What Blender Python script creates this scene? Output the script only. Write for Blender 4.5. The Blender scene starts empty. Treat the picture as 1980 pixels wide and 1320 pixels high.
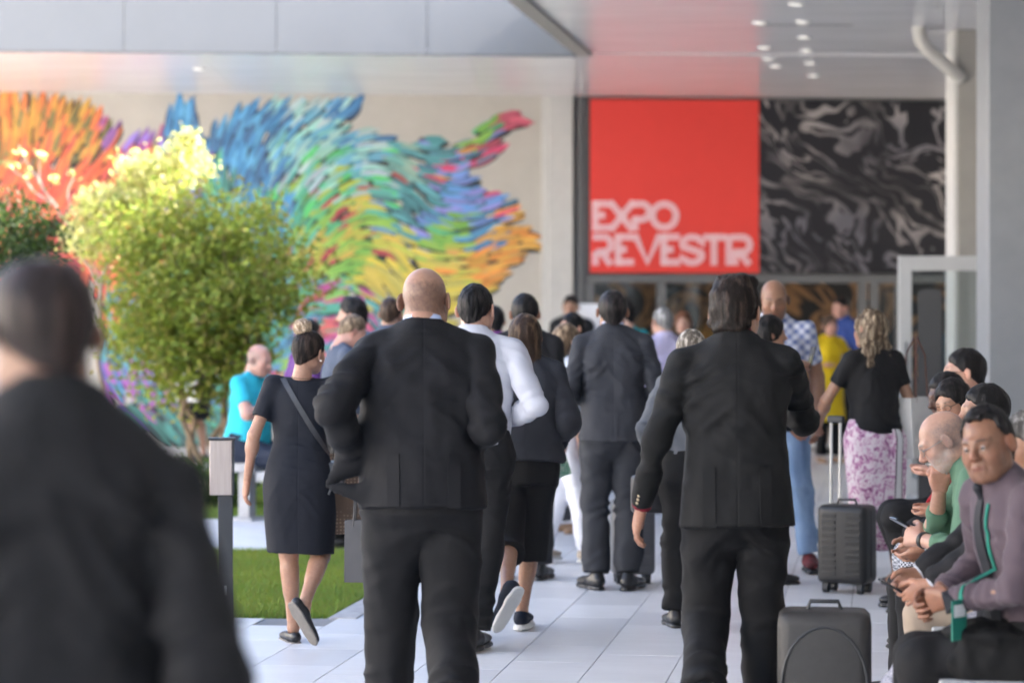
import bpy, bmesh, math, random
import numpy as np
from mathutils import Vector, Matrix
from mathutils.bvhtree import BVHTree

# ------------------------------------------------------------------ camera, sky, sun, exposure
SC = bpy.context.scene
COL = SC.collection
random.seed(4)
RNG = np.random.default_rng(4)
FPX, CX, HY, CAMH = 4950.0, 990.0, 595.0, 1.65      # focal length / horizon in photo pixels, eye height

cam_d = bpy.data.cameras.new('camera')
cam = bpy.data.objects.new('camera', cam_d); COL.objects.link(cam)
cam.location = (0, 0, CAMH); cam.rotation_euler = (math.radians(90), 0, 0)
cam_d.lens = 90; cam_d.sensor_width = 36; cam_d.shift_y = -65 / 1980
cam_d.clip_start = 0.1; cam_d.clip_end = 3000
cam_d.dof.use_dof = True; cam_d.dof.focus_distance = 11.0; cam_d.dof.aperture_fstop = 2.15
SC.camera = cam

SUN_DIR = Vector((0.80, 0.04, 0.60)).normalized()   # towards the sun: over the hall on the right
world = bpy.data.worlds.new('World'); SC.world = world; world.use_nodes = True
wn = world.node_tree
sky = wn.nodes.new('ShaderNodeTexSky'); sky.sky_type = 'NISHITA'; sky.sun_disc = False
sky.sun_elevation = math.asin(SUN_DIR.z); sky.sun_rotation = math.atan2(SUN_DIR.x, SUN_DIR.y)
sky.dust_density = 3.0; sky.air_density = 1.0; sky.ozone_density = 0.6
wn.nodes['Background'].inputs['Strength'].default_value = 0.15
wn.links.new(sky.outputs[0], wn.nodes['Background'].inputs[0])
sun_d = bpy.data.lights.new('sun', 'SUN'); sun_d.energy = 4.0; sun_d.angle = math.radians(0.5); sun_d.color = (1, .95, .86)
sun = bpy.data.objects.new('sun', sun_d); COL.objects.link(sun)
sun.rotation_euler = SUN_DIR.to_track_quat('Z', 'Y').to_euler()
vs = SC.view_settings
vs.view_transform = 'Standard'; vs.look = 'None'; vs.exposure = 2.95; vs.gamma = 1; vs.use_curve_mapping = False
vs.use_white_balance = True; vs.white_balance_temperature = 6500; vs.white_balance_tint = 12
SC.cycles.use_denoising = True
SC.cycles.max_bounces = 8; SC.cycles.diffuse_bounces = 4; SC.cycles.transparent_max_bounces = 12
SC.cycles.sample_clamp_indirect = 6

# ------------------------------------------------------------------ generic helpers
def G(px, s):                      # ground point of something whose scale is s px per metre at photo column px
    return ((px - CX) / s, FPX / s)
def U(px, py, D):                  # point at distance D seen at photo pixel
    return Vector(((px - CX) / FPX * D, D, CAMH - (py - HY) / FPX * D))

def link(o, parent=None):
    COL.objects.link(o)
    if parent is not None: o.parent = parent
    return o
def tag(o, label=None, cat=None, group=None, kind=None):
    if label: o['label'] = label
    if cat: o['category'] = cat
    if group: o['group'] = group
    if kind: o['kind'] = kind
    return o
def empty(name, loc=(0, 0, 0), rz=0, scale=1):
    o = bpy.data.objects.new(name, None); o.location = loc; o.rotation_euler = (0, 0, rz); o.scale = (scale,) * 3
    o.empty_display_size = .1
    return link(o)
def np_mesh(name, V, F, smooth=True, cols=None):
    me = bpy.data.meshes.new(name)
    V = np.asarray(V, np.float32); F = np.asarray(F, np.int32); n = F.shape[1]
    me.vertices.add(len(V)); me.vertices.foreach_set('co', V.ravel())
    me.loops.add(F.size); me.loops.foreach_set('vertex_index', F.ravel())
    me.polygons.add(len(F)); me.polygons.foreach_set('loop_start', np.arange(0, F.size, n, dtype=np.int32))
    me.polygons.foreach_set('use_smooth', np.full(len(F), smooth, dtype=bool))
    if cols is not None:
        a = me.color_attributes.new('Col', 'FLOAT_COLOR', 'POINT')
        c = np.ones((len(V), 4), np.float32); c[:, :3] = cols
        a.data.foreach_set('color', c.ravel())
    me.update(calc_edges=True); me.validate()
    return me
def obj(name, me, mat=None, parent=None):
    if mat is not None and not me.materials: me.materials.append(mat)
    return link(bpy.data.objects.new(name, me), parent)

class MB:
    """collects boxes, tubes and prisms into one mesh"""
    def __init__(s): s.v = []; s.f = []
    def add(s, vs, fs):
        b = len(s.v); s.v += [tuple(v) for v in vs]; s.f += [tuple(i + b for i in f) for f in fs]
    def box(s, lo, hi, M=None, bev=0.0):
        (x0, y0, z0), (x1, y1, z1) = lo, hi
        if bev <= 0:
            vs = [Vector(p) for p in ((x0,y0,z0),(x1,y0,z0),(x1,y1,z0),(x0,y1,z0),(x0,y0,z1),(x1,y0,z1),(x1,y1,z1),(x0,y1,z1))]
            fs = [(0,3,2,1),(4,5,6,7),(0,1,5,4),(1,2,6,5),(2,3,7,6),(3,0,4,7)]
        else:
            bm = bmesh.new(); bmesh.ops.create_cube(bm, size=1)
            for v in bm.verts:
                v.co = Vector(((x0+x1)/2 + v.co.x*(x1-x0), (y0+y1)/2 + v.co.y*(y1-y0), (z0+z1)/2 + v.co.z*(z1-z0)))
            bmesh.ops.bevel(bm, geom=bm.edges[:], offset=bev, segments=3, affect='EDGES', profile=.6)
            bm.verts.index_update()
            vs = [v.co.copy() for v in bm.verts]; fs = [tuple(v.index for v in f.verts) for f in bm.faces]; bm.free()
        if M is not None: vs = [M @ v for v in vs]
        s.add(vs, fs); return s
    def tube(s, pts, rad, n=10, cap=True):
        pts = [Vector(p) for p in pts]
        if not hasattr(rad, '__len__'): rad = [rad] * len(pts)
        vs = []; fs = []; prev = None
        for i, p in enumerate(pts):
            t = (pts[min(i+1, len(pts)-1)] - pts[max(i-1, 0)]).normalized()
            if prev is None:
                a = t.cross(Vector((0, 0, 1)))
                if a.length < .05: a = t.cross(Vector((0, 1, 0)))
            else: a = prev - t * prev.dot(t)
            a.normalize(); b = t.cross(a); prev = a
            for k in range(n):
                an = 2*math.pi*k/n; vs.append(p + (a*math.cos(an) + b*math.sin(an))*rad[i])
        for i in range(len(pts)-1):
            for k in range(n):
                fs.append((i*n+k, i*n+(k+1) % n, (i+1)*n+(k+1) % n, (i+1)*n+k))
        if cap: fs += [tuple(range(n))[::-1], tuple((len(pts)-1)*n+k for k in range(n))]
        s.add(vs, fs); return s
    def prism(s, poly, z0, z1):
        n = len(poly)
        vs = [(x, y, z0) for x, y in poly] + [(x, y, z1) for x, y in poly]
        fs = [tuple(range(n))[::-1], tuple(range(n, 2*n))] + [(i, (i+1) % n, n+(i+1) % n, n+i) for i in range(n)]
        s.add(vs, fs); return s
    def mesh(s, name, smooth=False):
        me = bpy.data.meshes.new(name); me.from_pydata(s.v, [], s.f); me.update()
        bm = bmesh.new(); bm.from_mesh(me); bmesh.ops.recalc_face_normals(bm, faces=bm.faces[:]); bm.to_mesh(me); bm.free()
        if smooth:
            for p in me.polygons: p.use_smooth = True
            me.set_sharp_from_angle(angle=math.radians(40))
        return me
    def build(s, name, mat, parent=None, smooth=False):
        return obj(name, s.mesh(name, smooth), mat, parent)

# ------------------------------------------------------------------ materials
def lin(r, g, b):
    f = lambda c: (c/255/12.92) if c/255 <= .04045 else ((c/255+.055)/1.055)**2.4
    return (f(r), f(g), f(b))
class N:
    def __init__(s, name):
        s.m = bpy.data.materials.new(name); s.m.use_nodes = True; s.t = s.m.node_tree
        s.b = s.t.nodes['Principled BSDF']
    def n(s, typ, ins=None, **kw):
        nd = s.t.nodes.new(typ)
        for k, v in kw.items(): setattr(nd, k, v)
        for k, v in (ins or {}).items(): s.set(nd.inputs[k], v)
        return nd
    def set(s, sock, v):
        if hasattr(v, 'links') or isinstance(v, bpy.types.NodeSocket): s.t.links.new(v, sock)
        elif isinstance(v, tuple) and len(v) == 3 and sock.type == 'RGBA': sock.default_value = (*v, 1)
        else: sock.default_value = v
    def p(s, **kw):
        for k, v in kw.items(): s.set(s.b.inputs[k.replace('_', ' ')], v)
        return s
    def coord(s, kind='Object', scale=(1, 1, 1), rot=(0, 0, 0)):
        c = s.n('ShaderNodeTexCoord'); mp = s.n('ShaderNodeMapping', {0: c.outputs[kind], 'Scale': scale, 'Rotation': rot})
        return mp.outputs[0]
    def noise(s, co, scale, detail=4, rough=.6, dist=0):
        return s.n('ShaderNodeTexNoise', {'Vector': co, 'Scale': scale, 'Detail': detail, 'Roughness': rough, 'Distortion': dist}).outputs[0]
    def ramp(s, fac, stops, interp='LINEAR'):
        r = s.n('ShaderNodeValToRGB', {0: fac}); e = r.color_ramp.elements; r.color_ramp.interpolation = interp
        while len(e) < len(stops): e.new(.5)
        for el, (p, c) in zip(e, stops): el.position = p; el.color = (*c, 1)
        return r.outputs[0]
    def mix(s, fac, a, b, blend='MIX'):
        m = s.n('ShaderNodeMix', data_type='RGBA', blend_type=blend)
        s.set(m.inputs[0], fac); s.set(m.inputs[6], a); s.set(m.inputs[7], b)
        return m.outputs[2]
    def math(s, op, a, b=0.0, c=None):
        m = s.n('ShaderNodeMath', operation=op); s.set(m.inputs[0], a); s.set(m.inputs[1], b)
        if c is not None: s.set(m.inputs[2], c)
        return m.outputs[0]
    def bump(s, h, strength=.3, dist=.01):
        s.set(s.b.inputs['Normal'], s.n('ShaderNodeBump', {'Height': h, 'Strength': strength, 'Distance': dist}).outputs[0]); return s
_mc = {}
def plain(name, col, rough=.5, metal=0.0, vary=.12, scale=6, bump=0, coat=0, spec=.5):
    if name in _mc: return _mc[name]
    m = N(name); co = m.coord()
    f = m.noise(co, scale, 5)
    c = m.mix(m.ramp(f, [(.3, (0, 0, 0)), (.7, (1, 1, 1))]), tuple(x*(1-vary) for x in col), tuple(min(1, x*(1+vary)) for x in col))
    m.p(Base_Color=c, Roughness=rough, Metallic=metal, Coat_Weight=coat, Specular_IOR_Level=spec)
    if bump: m.bump(m.noise(co, scale*12, 3), bump, .004)
    _mc[name] = m.m; return m.m
def cloth(name, col, rough=.78, sheen=0.0, weave=.25, seam=False, vary=.18):
    """woven fabric: slight tone variation, fine weave relief"""
    if name in _mc: return _mc[name]
    m = N(name); co = m.coord()
    f = m.noise(co, 9, 5, .65)
    c = m.mix(f, tuple(x*(1-vary) for x in col), tuple(min(1, x*(1+vary)) for x in col))
    h = m.noise(m.coord(scale=(1, 1, .35)), 420, 2)
    h = m.math('MULTIPLY_ADD', m.noise(m.coord(scale=(1.2, 1.2, .5)), 26, 4, .6), 1.6, h)
    if seam:
        x = m.n('ShaderNodeSeparateXYZ', {0: m.coord()}).outputs
        g = m.math('SMOOTH_MIN', m.math('MULTIPLY', m.math('ABSOLUTE', x[0]), 180.0), 1.0, .3)
        h = m.math('MULTIPLY_ADD', g, 2.2, h)
    m.p(Base_Color=c, Roughness=rough, Sheen_Weight=sheen, Sheen_Roughness=.4, Specular_IOR_Level=.28)
    m.bump(h, weave, .0025)
    _mc[name] = m.m; return m.m
def attr_mat(name, rough=.5, sss=0.0, bumpscale=0, bump=.1, spec=.4):
    if name in _mc: return _mc[name]
    m = N(name); a = m.n('ShaderNodeAttribute', attribute_name='Col')
    f = m.noise(m.coord(), 60, 4)
    c = m.mix(1.0, a.outputs[0], m.ramp(f, [(.25, (.86, .84, .84)), (.75, (1.08, 1.06, 1.05))]), 'MULTIPLY')
    if sss: c = m.mix(m.ramp(m.noise(m.coord(), 22, 6, .7), [(.5, (0, 0, 0)), (.75, (.35,)*3)]), c, m.mix(1.0, c, (.80, .62, .56), 'MULTIPLY'))
    m.p(Base_Color=c, Roughness=rough, Specular_IOR_Level=spec)
    if sss: m.p(Subsurface_Weight=sss, Subsurface_Radius=(.012, .004, .002), Subsurface_Scale=.5)
    if bumpscale: m.bump(m.noise(m.coord(), bumpscale, 3), bump, .002)
    _mc[name] = m.m; return m.m
SKIN = attr_mat('skin', .40, .12, 300, .12)
def hair_mat(name, c0, c1, stretch=(46, 46, 5)):
    if name in _mc: return _mc[name]
    m = N(name)
    f = m.noise(m.coord(scale=stretch), 1.0, 4, .6)
    c = m.ramp(f, [(.32, tuple(x*.55 for x in c0)), (.5, c0), (.68, tuple(x*1.35 for x in c1))])
    m.p(Base_Color=c, Roughness=.5, Specular_IOR_Level=.22).bump(f, .7, .006)
    _mc[name] = m.m; return m.m

# ------------------------------------------------------------------ setting: directions and distances
TP = 0.1465                         # the walkway runs towards (TP, 1)
PD = Vector((TP, 1, 0)).normalized(); PN = Vector((PD.y, -PD.x, 0))   # along / to the right of the walkway
PANG = -math.atan2(TP, 1)
WT = math.tan(math.radians(5.0)); WALL_D = 31.0
WU = Vector((1, WT, 0)).normalized(); WN = Vector((WU.y, -WU.x, 0))   # along the facade / out of it towards the viewer
SOF = 4.21                          # soffit height
ROOF = 4.98
WM = Matrix(((WU.x, -WN.x, 0, 0), (WU.y, -WN.y, 0, WALL_D), (0, 0, 1, 0), (0, 0, 0, 1)))  # facade frame: x along, y inwards, z up
def W(px, py):                      # photo pixel to facade (u, z)
    Y = WALL_D / (1 - WT*(px-CX)/FPX); X = (px-CX)/FPX*Y
    return (X / WU.x, CAMH - (py-HY)/FPX*Y)
def wp(u, z, out=0.0):              # point on the facade, out metres proud of it
    return WU*u + Vector((0, WALL_D, z)) + WN*out

# ground sheet, grass, paths
m = N('earth'); f = m.noise(m.coord(), .6, 6)
m.p(Base_Color=m.ramp(f, [(.3, (.16, .15, .13)), (.7, (.26, .25, .22))]), Roughness=.95)
MB().box((-600, -600, -.3), (600, 600, -.06)).build('ground', m.m)['kind'] = 'structure'

def tile_mat():
    m = N('porcelain_tile')
    oi = m.n('ShaderNodeObjectInfo')
    co = m.coord(scale=(1, 5, 1))
    c1 = m.n('ShaderNodeVectorMath', {0: co, 1: oi.outputs['Random']}, operation='ADD').outputs[0]
    f = m.noise(c1, 2.2, 6, .65)
    base = m.ramp(f, [(.25, (.58, .58, .585)), (.8, (.70, .70, .705))])
    tint = m.ramp(oi.outputs['Random'], [(0, (.87, .87, .88)), (1, (1.05, 1.05, 1.05))])
    sp = m.noise(m.n('ShaderNodeNewGeometry').outputs['Position'], 1.3, 8, .75)
    m.p(Base_Color=m.mix(m.ramp(sp, [(.55, (0, 0, 0)), (.75, (.35, .35, .35))]), m.mix(1.0, base, tint, 'MULTIPLY'), (.42, .41, .40)),
        Roughness=m.ramp(f, [(.2, (.32,)*3), (.8, (.45,)*3)]), Specular_IOR_Level=.5)
    m.bump(m.noise(m.coord(), 40, 4), .06, .004)
    return m.m
TILE = tile_mat()
GROUT = plain('grout', (.2, .2, .205), .9)
pave = MB()
# walkway bed: right of the grass edge, the whole hall forecourt
def along(d0, off):                 # point at depth Y=d0 on the line shifted off metres right of the grass edge
    return (-2.97 + TP*d0 + off, d0)
pave.prism([along(-6, -2.3), along(-6, 8.5), along(30.2, 8.5), along(30.2, -.02), along(13.66, -.02), along(13.66, -5.2)], -.05, -.006)
pave_o = pave.build('pavement', GROUT); pave_o['kind'] = 'structure'
TW, TL = .385, .575
tm = MB().box((0.0022, 0.0022, -.02), (TW-.0022, TL-.0022, 0.0), bev=.0012).mesh('tile')
tm.materials.append(TILE)
# phase so that the joint lines run through the photographed ones
Ap = Vector((*G(947, 438), 0)); base_n = Ap.dot(PN); base_p = Vector((*G(1000, 413.5), 0)).dot(PD)
cand = []
for i in range(-22, 24):
    for j in range(-36, 36):
        o = PN*(base_n + i*TW) + PD*(base_p + (j + (.5 if i % 2 else 0))*TL)
        c = o + PN*TW/2 + PD*TL/2
        if c.y < -5.6 or c.y > 29.6: continue
        edge = c.x - (-2.97 + TP*c.y)
        if edge > 8.2 or (edge < .17 and c.y > 13.42) or edge < -6.3: continue
        vis = c.y > 10.6 and abs(c.x) < .2*c.y + .5
        cand.append((0 if vis else 1, c.y, o))
cand.sort(key=lambda t: t[:2])
rest = MB()
for k, (v, y, o) in enumerate(cand):
    if k < 296 and v == 0:
        t = bpy.data.objects.new('tile', tm); t.location = o + Vector((0, 0, random.uniform(-.0006, .0006)))
        t.rotation_euler = (0, 0, PANG); link(t, pave_o)
    else:
        Mx = Matrix.Translation(o) @ Matrix.Rotation(PANG, 4, 'Z')
        rest.box((0.0015, 0.0015, -.02), (TW-.0015, TL-.0015, 0.0), Mx)
rt = rest.build('far_tiles', TILE, pave_o); rt['kind'] = 'stuff'

# kerb strip between walkway and lawn
KERB = plain('kerb_stone', (.34, .34, .35), .8, vary=.2, scale=9, bump=.2)
kb = empty('kerb'); tag(kb, kind='structure')
yy = 13.62; k = 0
while yy < 29.5:
    L = .78
    Mx = Matrix.Translation(Vector((*along(yy, 0.0), 0))) @ Matrix.Rotation(PANG, 4, 'Z')
    MB().box((0.0, .003, -.05), (.15, L-.003, .006), Mx, bev=.004).build('kerb_stone', KERB, kb); yy += L
# lawn
m = N('turf'); f = m.noise(m.coord(), 5, 5)
m.p(Base_Color=m.ramp(f, [(.3, (.08, .13, .025)), (.7, (.13, .19, .04))]), Roughness=.95)
TURF = m.m
lawn = MB()
PATHM0 = plain('bounce_concrete', (.55, .54, .52), .7, vary=.08, scale=2)  # pale unseen paving, added to bounce sunlight up to the soffit
MB().box((-45, 13.66, -.05), (-6.22, 40, -.004)).build('bounce_plaza', PATHM0)['kind'] = 'structure'
MB().box((-45, -30, -.05), (-6.2, 13.6, -.003)).build('bounce_plaza', PATHM0)['kind'] = 'structure'
def band(y0, y1, off0=-.004, xl=-6.2): return [along(y0, off0), (xl, y0), (xl, y1), along(y1, off0)]
for a, b in ((13.66, 17.45), (20.0, 24.2)): lawn.prism(band(a, b), -.05, -.012)
lawn_o = lawn.build('lawn_soil', TURF); lawn_o['kind'] = 'structure'
cp = MB()
PATHM = plain('pale_concrete', (.58, .58, .59), .6, vary=.08, scale=3, bump=.1)
cross = empty('path'); tag(cross, kind='structure')
xx = -6.2
while xx < along(17.5, 0)[0] - .3:
    for (a, b) in ((17.45, 18.72), (18.727, 20.0)):
        x1 = min(xx + 1.25, along(a, -.02)[0])
        MB().box((xx+.004, a+.004, -.05), (x1-.004, b-.004, .002), bev=.004).build('paving_slab', PATHM, cross)
    xx += 1.25
MB().prism([along(24.2, -.01), (-6.2, 24.2), (-6.2, 30.2), along(30.2, -.01)], -.05, -.002).build('courtyard_floor', PATHM)['kind'] = 'structure'

def blades(name, regions, dens, h, mat, parent=None):
    V = []; F = []; C = []
    for (x0, x1, y0, y1, test) in regions:
        n = int((x1-x0)*(y1-y0)*dens)
        P = np.c_[RNG.uniform(x0, x1, n), RNG.uniform(y0, y1, n)]
        P = P[test(P[:, 0], P[:, 1])]; n = len(P)
        hh = h*RNG.uniform(.5, 1.25, n); an = RNG.uniform(0, 2*np.pi, n); w = RNG.uniform(.0022, .004, n)
        dx, dy = np.cos(an)*w, np.sin(an)*w; ln = RNG.uniform(.1, .9, n)*hh; la = RNG.uniform(0, 2*np.pi, n)
        z0 = np.full(n, -.015)
        a = np.c_[P[:, 0]-dx, P[:, 1]-dy, z0]; b = np.c_[P[:, 0]+dx, P[:, 1]+dy, z0]
        mid = np.c_[np.cos(la)*ln*.35, np.sin(la)*ln*.35, hh*.6 - 0]; tip = np.c_[np.cos(la)*ln, np.sin(la)*ln, hh]
        c = b*.2 + a*.8 + mid; d = b*.8 + a*.2 + mid
        t = (a+b)/2 + tip
        base = sum(len(v) for v in V)
        V.append(np.stack([a, b, c, d, t], 1).reshape(-1, 3))
        i = base + np.arange(n)[:, None]*5
        F.append(np.concatenate([np.c_[i, i+1, i+3], np.c_[i, i+3, i+2], np.c_[i+2, i+3, i+4]]))
        patch = .5+.5*np.sin(P[:, 0]*2.1+1.3*np.sin(P[:, 1]*1.7))*np.cos(P[:, 1]*2.6)
        col = np.c_[.12+.09*RNG.random(n)+.06*patch, .20+.10*RNG.random(n)+.04*patch, .035+.03*RNG.random(n)]
        C.append(np.repeat(col, 5, 0))
    me = np_mesh(name, np.concatenate(V), np.concatenate(F), False, np.concatenate(C))
    return obj(name, me, mat, parent)
m = N('grass_blade'); a = m.n('ShaderNodeAttribute', attribute_name='Col')
m.p(Base_Color=a.outputs[0], Roughness=.6, Specular_IOR_Level=.3)
tr = m.n('ShaderNodeBsdfTranslucent', {0: a.outputs[0]}); mx = m.n('ShaderNodeMixShader', {0: .35, 1: m.b.outputs[0], 2: tr.outputs[0]})
m.t.links.new(mx.outputs[0], m.t.nodes['Material Output'].inputs[0]); BLADE = m.m
inl = lambda x, y: x < -2.985 + TP*y
g = blades('grass', [(-2.7, -.3, 13.68, 17.43, inl)]*2 + [(-5.2, .5, 20.02, 24.1, lambda x, y: inl(x, y) & (x > -.25*y))], 4000, .045, BLADE)
tag(g, 'short green lawn grass beside the pale tiled walkway', 'grass', kind='stuff')

# ------------------------------------------------------------------ canopy, facade, columns
SOFM = N('glossy_white_soffit')
f = SOFM.noise(SOFM.coord(scale=(.6, 3, 1)), 1.5, 3)
SOFM.p(Base_Color=(.93, .92, .93), Roughness=SOFM.ramp(f, [(.3, (.2,)*3), (.7, (.27,)*3)]), Specular_IOR_Level=.6)
SOFM.bump(SOFM.noise(SOFM.coord(scale=(.35, 2.2, 1)), 3, 3), .05, .01); SOFM = SOFM.m
FASM = plain('fascia_panel', (.150, .153, .157), .55, vary=.03, scale=2)
TRIM = plain('fascia_trim', (.36, .34, .31), .6, vary=.05)
FC = Vector((.65, 25.8, 0))                                     # inner corner of the courtyard opening
def edge_at(Y): return FC.x + TP*(Y - FC.y)
def fas_at(X): return FC.y + WT*(X - FC.x)
cano = empty('canopy', (FC.x, FC.y, 0)); tag(cano, 'glossy white canopy roof over the walkway and along the mural wall', 'canopy')
off = Vector((FC.x, FC.y, 0))
def cprism(name, poly, z0, z1, mat):
    o = MB().prism([(x-off.x, y-off.y) for x, y in poly], z0, z1).build(name, mat, cano); return o
wall_y = lambda X: WALL_D + WT*X
# soffit boards (visible stretch as separate panels), roof slab over it
cprism('roof_slab', [(edge_at(-6)+.03, -6), (3.4, -6), (3.4, -8), (12, -8), (12, 40), (-14, 40), (-14, fas_at(-14)+.08), (FC.x+.04, FC.y+.08)], SOF+.05, ROOF, FASM)
yy = 17.0
cprism('soffit_panel', [(edge_at(-6)+.16, -6), (12, -6), (12, yy-.01), (edge_at(yy)+.16, yy-.01)], SOF+.002, SOF+.045, SOFM)
while yy < FC.y - .3:
    y1 = min(yy + 1.25, FC.y)
    cprism('soffit_panel', [(edge_at(yy)+.16, yy), (12, yy), (12, y1-.004), (edge_at(y1)+.16, y1-.004)], SOF+.002, SOF+.045, SOFM); yy = y1
for x0, x1 in ((-14, -6), (-6, -3.2), (-3.2, -.4), (-.4, 2.4), (2.4, 5.2), (5.2, 12)):
    g0 = .002
    cprism('soffit_panel', [(x0+g0, max(fas_at(x0)+.06, FC.y if x0 > FC.x-.2 else 0)), (x1-g0, max(fas_at(x1)+.06, FC.y if x1 > FC.x+.2 else 0)), (x1-g0, wall_y(x1)+.3), (x0+g0, wall_y(x0)+.3)], SOF+.002, SOF+.045, SOFM)
# edge trim strip of the walkway canopy and of the far canopy
cprism('edge_trim', [(edge_at(-6), -6), (edge_at(-6)+.155, -6), (FC.x+.155, FC.y), (FC.x, FC.y)], SOF-.03, ROOF+.02, TRIM)
x = FC.x
while x > -13:
    x0 = x - 1.5
    cprism('fascia_panel', [(x0+.003, fas_at(x0)), (x-.003, fas_at(x)), (x-.003, fas_at(x)+.05), (x0+.003, fas_at(x0)+.05)], SOF-.012, ROOF, FASM); x = x0
cprism('drip_edge', [(-14, fas_at(-14)-.008), (FC.x, FC.y-.008), (FC.x, FC.y+.03), (-14, fas_at(-14)+.03)], SOF-.035, SOF-.014, plain('dark_drip_edge', (.12, .12, .12), .5))
# glowing discs standing in for faint reflections in the soffit
LM = N('glint_glow'); LM.p(Base_Color=(.9, .88, .82), Emission_Color=(1, .93, .8), Emission_Strength=.11); LM = LM.m
LRING = plain('glint_rim', (.6, .6, .6), .35)
ORD = ['nearest', 'second nearest', 'third', 'fourth', 'fifth', 'farthest']; nl = {}
for px, py in ((1540, 8), (1552, 42), (1556, 72), (1560, 97), (1568, 122), (1574, 146), (1470, 44), (1478, 92), (1485, 113), (1500, 128), (385, 133)):
    D = FPX*(SOF-CAMH)/(HY-py); X = (px-CX)/FPX*D
    l = empty('soffit_glint', (X, D, SOF-.012)); 
    MB().tube([(0, 0, .014), (0, 0, .0)], [.075, .075], 20).build('ring', LRING, l, True)
    MB().tube([(0, 0, .004), (0, 0, -.003)], [.052, .048], 20).build('lens', LM, l, True)
    row = 'left' if px < 1510 else 'right'; nl[row] = nl.get(row, -1) + 1
    side = 'round glowing disc added as a lone reflection in the soffit above the mural' if px < 1000 else '%s round glowing disc added as a reflection in the %s row of the soffit above the entrance' % (ORD[nl[row]] if not (row == 'left' and nl[row] == 3) else 'farthest', row)
    tag(l, side, 'ceiling light', 'glowing discs added as reflections in the glossy soffit')
# thin slot line
MB().box((-.42, -.012, -.006), (.42, .012, .004), Matrix.Translation((2.67, 23.2, SOF))).build('ceiling_slot', plain('slot_grey', (.22, .22, .22), .5), None)
o = bpy.data.objects['ceiling_slot']; tag(o, 'thin dark linear slot vent in the white soffit above the banner', 'vent')

# mural wall
WALLM = plain('beige_render', (.50, .47, .42), .85, vary=.05, scale=3, bump=.12)
def wbox(name, u0, u1, z0, z1, out, depth, mat, parent=None, bev=0):
    o = MB().box((u0, -out, z0), (u1, depth, z1), bev=bev).build(name, mat, parent)
    if parent is None: o.matrix_world = WM
    return o
mw = empty('mural_wall'); mw.matrix_world = WM
tag(mw, 'beige rendered wall with sweeping multicoloured feather mural behind the trees', 'wall')
u_end = W(1060, 300)[0]
for u0, u1 in ((-14, -7.5), (-7.496, u_end)):
    wbox('wall', u0, u1, -.05, SOF+.2, 0, .4, WALLM, mw)
PILM = plain('pilaster_paint', (.55, .54, .52), .75, vary=.04)
pu0, pu1 = W(1060, 300)[0], W(1106, 300)[0]
pil = empty('pilaster'); pil.matrix_world = WM; tag(pil, 'pale stepped pilaster between the mural and the red banner', 'pilaster')
wbox('shaft', pu0+.003, pu1, -.05, SOF+.2, .10, .4, PILM, pil, .008)
wbox('inner_strip', pu0-.08, pu0, -.05, SOF+.2, .045, .0, PILM, pil)

# mural strokes
PAL = {k: [tuple(.86*q+.07 for q in lin(*c)) for c in v] for k, v in {
 'YO': [(214,160,30),(232,120,30),(225,150,40),(120,110,30)], 'OR': [(240,100,40),(232,80,40),(245,120,50),(210,60,60)],
 'RED': [(222,60,50),(235,80,50),(200,50,60),(240,100,50)], 'PU': [(150,90,190),(130,70,150),(190,70,130),(150,120,220)],
 'BL': [(50,150,210),(40,130,190),(80,170,220),(30,100,150)], 'LT': [(150,215,205),(170,220,215),(110,190,180),(190,215,215),(90,170,200)],
 'GRLT': [(70,190,140),(60,200,100),(150,210,190),(180,200,215),(170,190,40),(170,50,50),(90,190,180)],
 'TG': [(60,170,140),(80,190,160),(50,140,130),(90,150,190),(140,190,50)], 'GREY': [(150,190,170),(110,170,160),(160,190,190)],
 'TE': [(40,130,140),(60,160,165),(40,110,120),(80,170,180)], 'GRN': [(130,190,60),(110,180,50),(150,200,70),(70,180,120)],
 'YG': [(160,195,50),(190,190,50),(130,190,60),(210,180,60),(190,50,60)], 'YEL': [(215,195,70),(225,205,50),(200,190,80),(190,200,60)],
 'PK': [(205,70,120),(190,80,170),(220,100,90),(70,170,150),(70,150,190)], 'TEP': [(70,180,150),(80,170,190),(190,70,150),(130,200,90)],
 'PKB': [(190,50,100),(220,50,110),(130,150,220),(60,120,150),(225,160,60)], 'OP': [(225,165,70),(215,80,110),(190,60,90)],
 'BV': [(110,150,225),(80,150,220),(140,140,220),(60,140,180)], 'OY': [(228,165,40),(235,180,60),(215,160,70),(240,150,30)],
 'TD': [(30,110,100),(40,130,120),(30,90,90),(50,150,140)], 'PB': [(170,80,180),(190,90,190),(60,150,200),(90,80,170)]}.items()}
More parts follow.
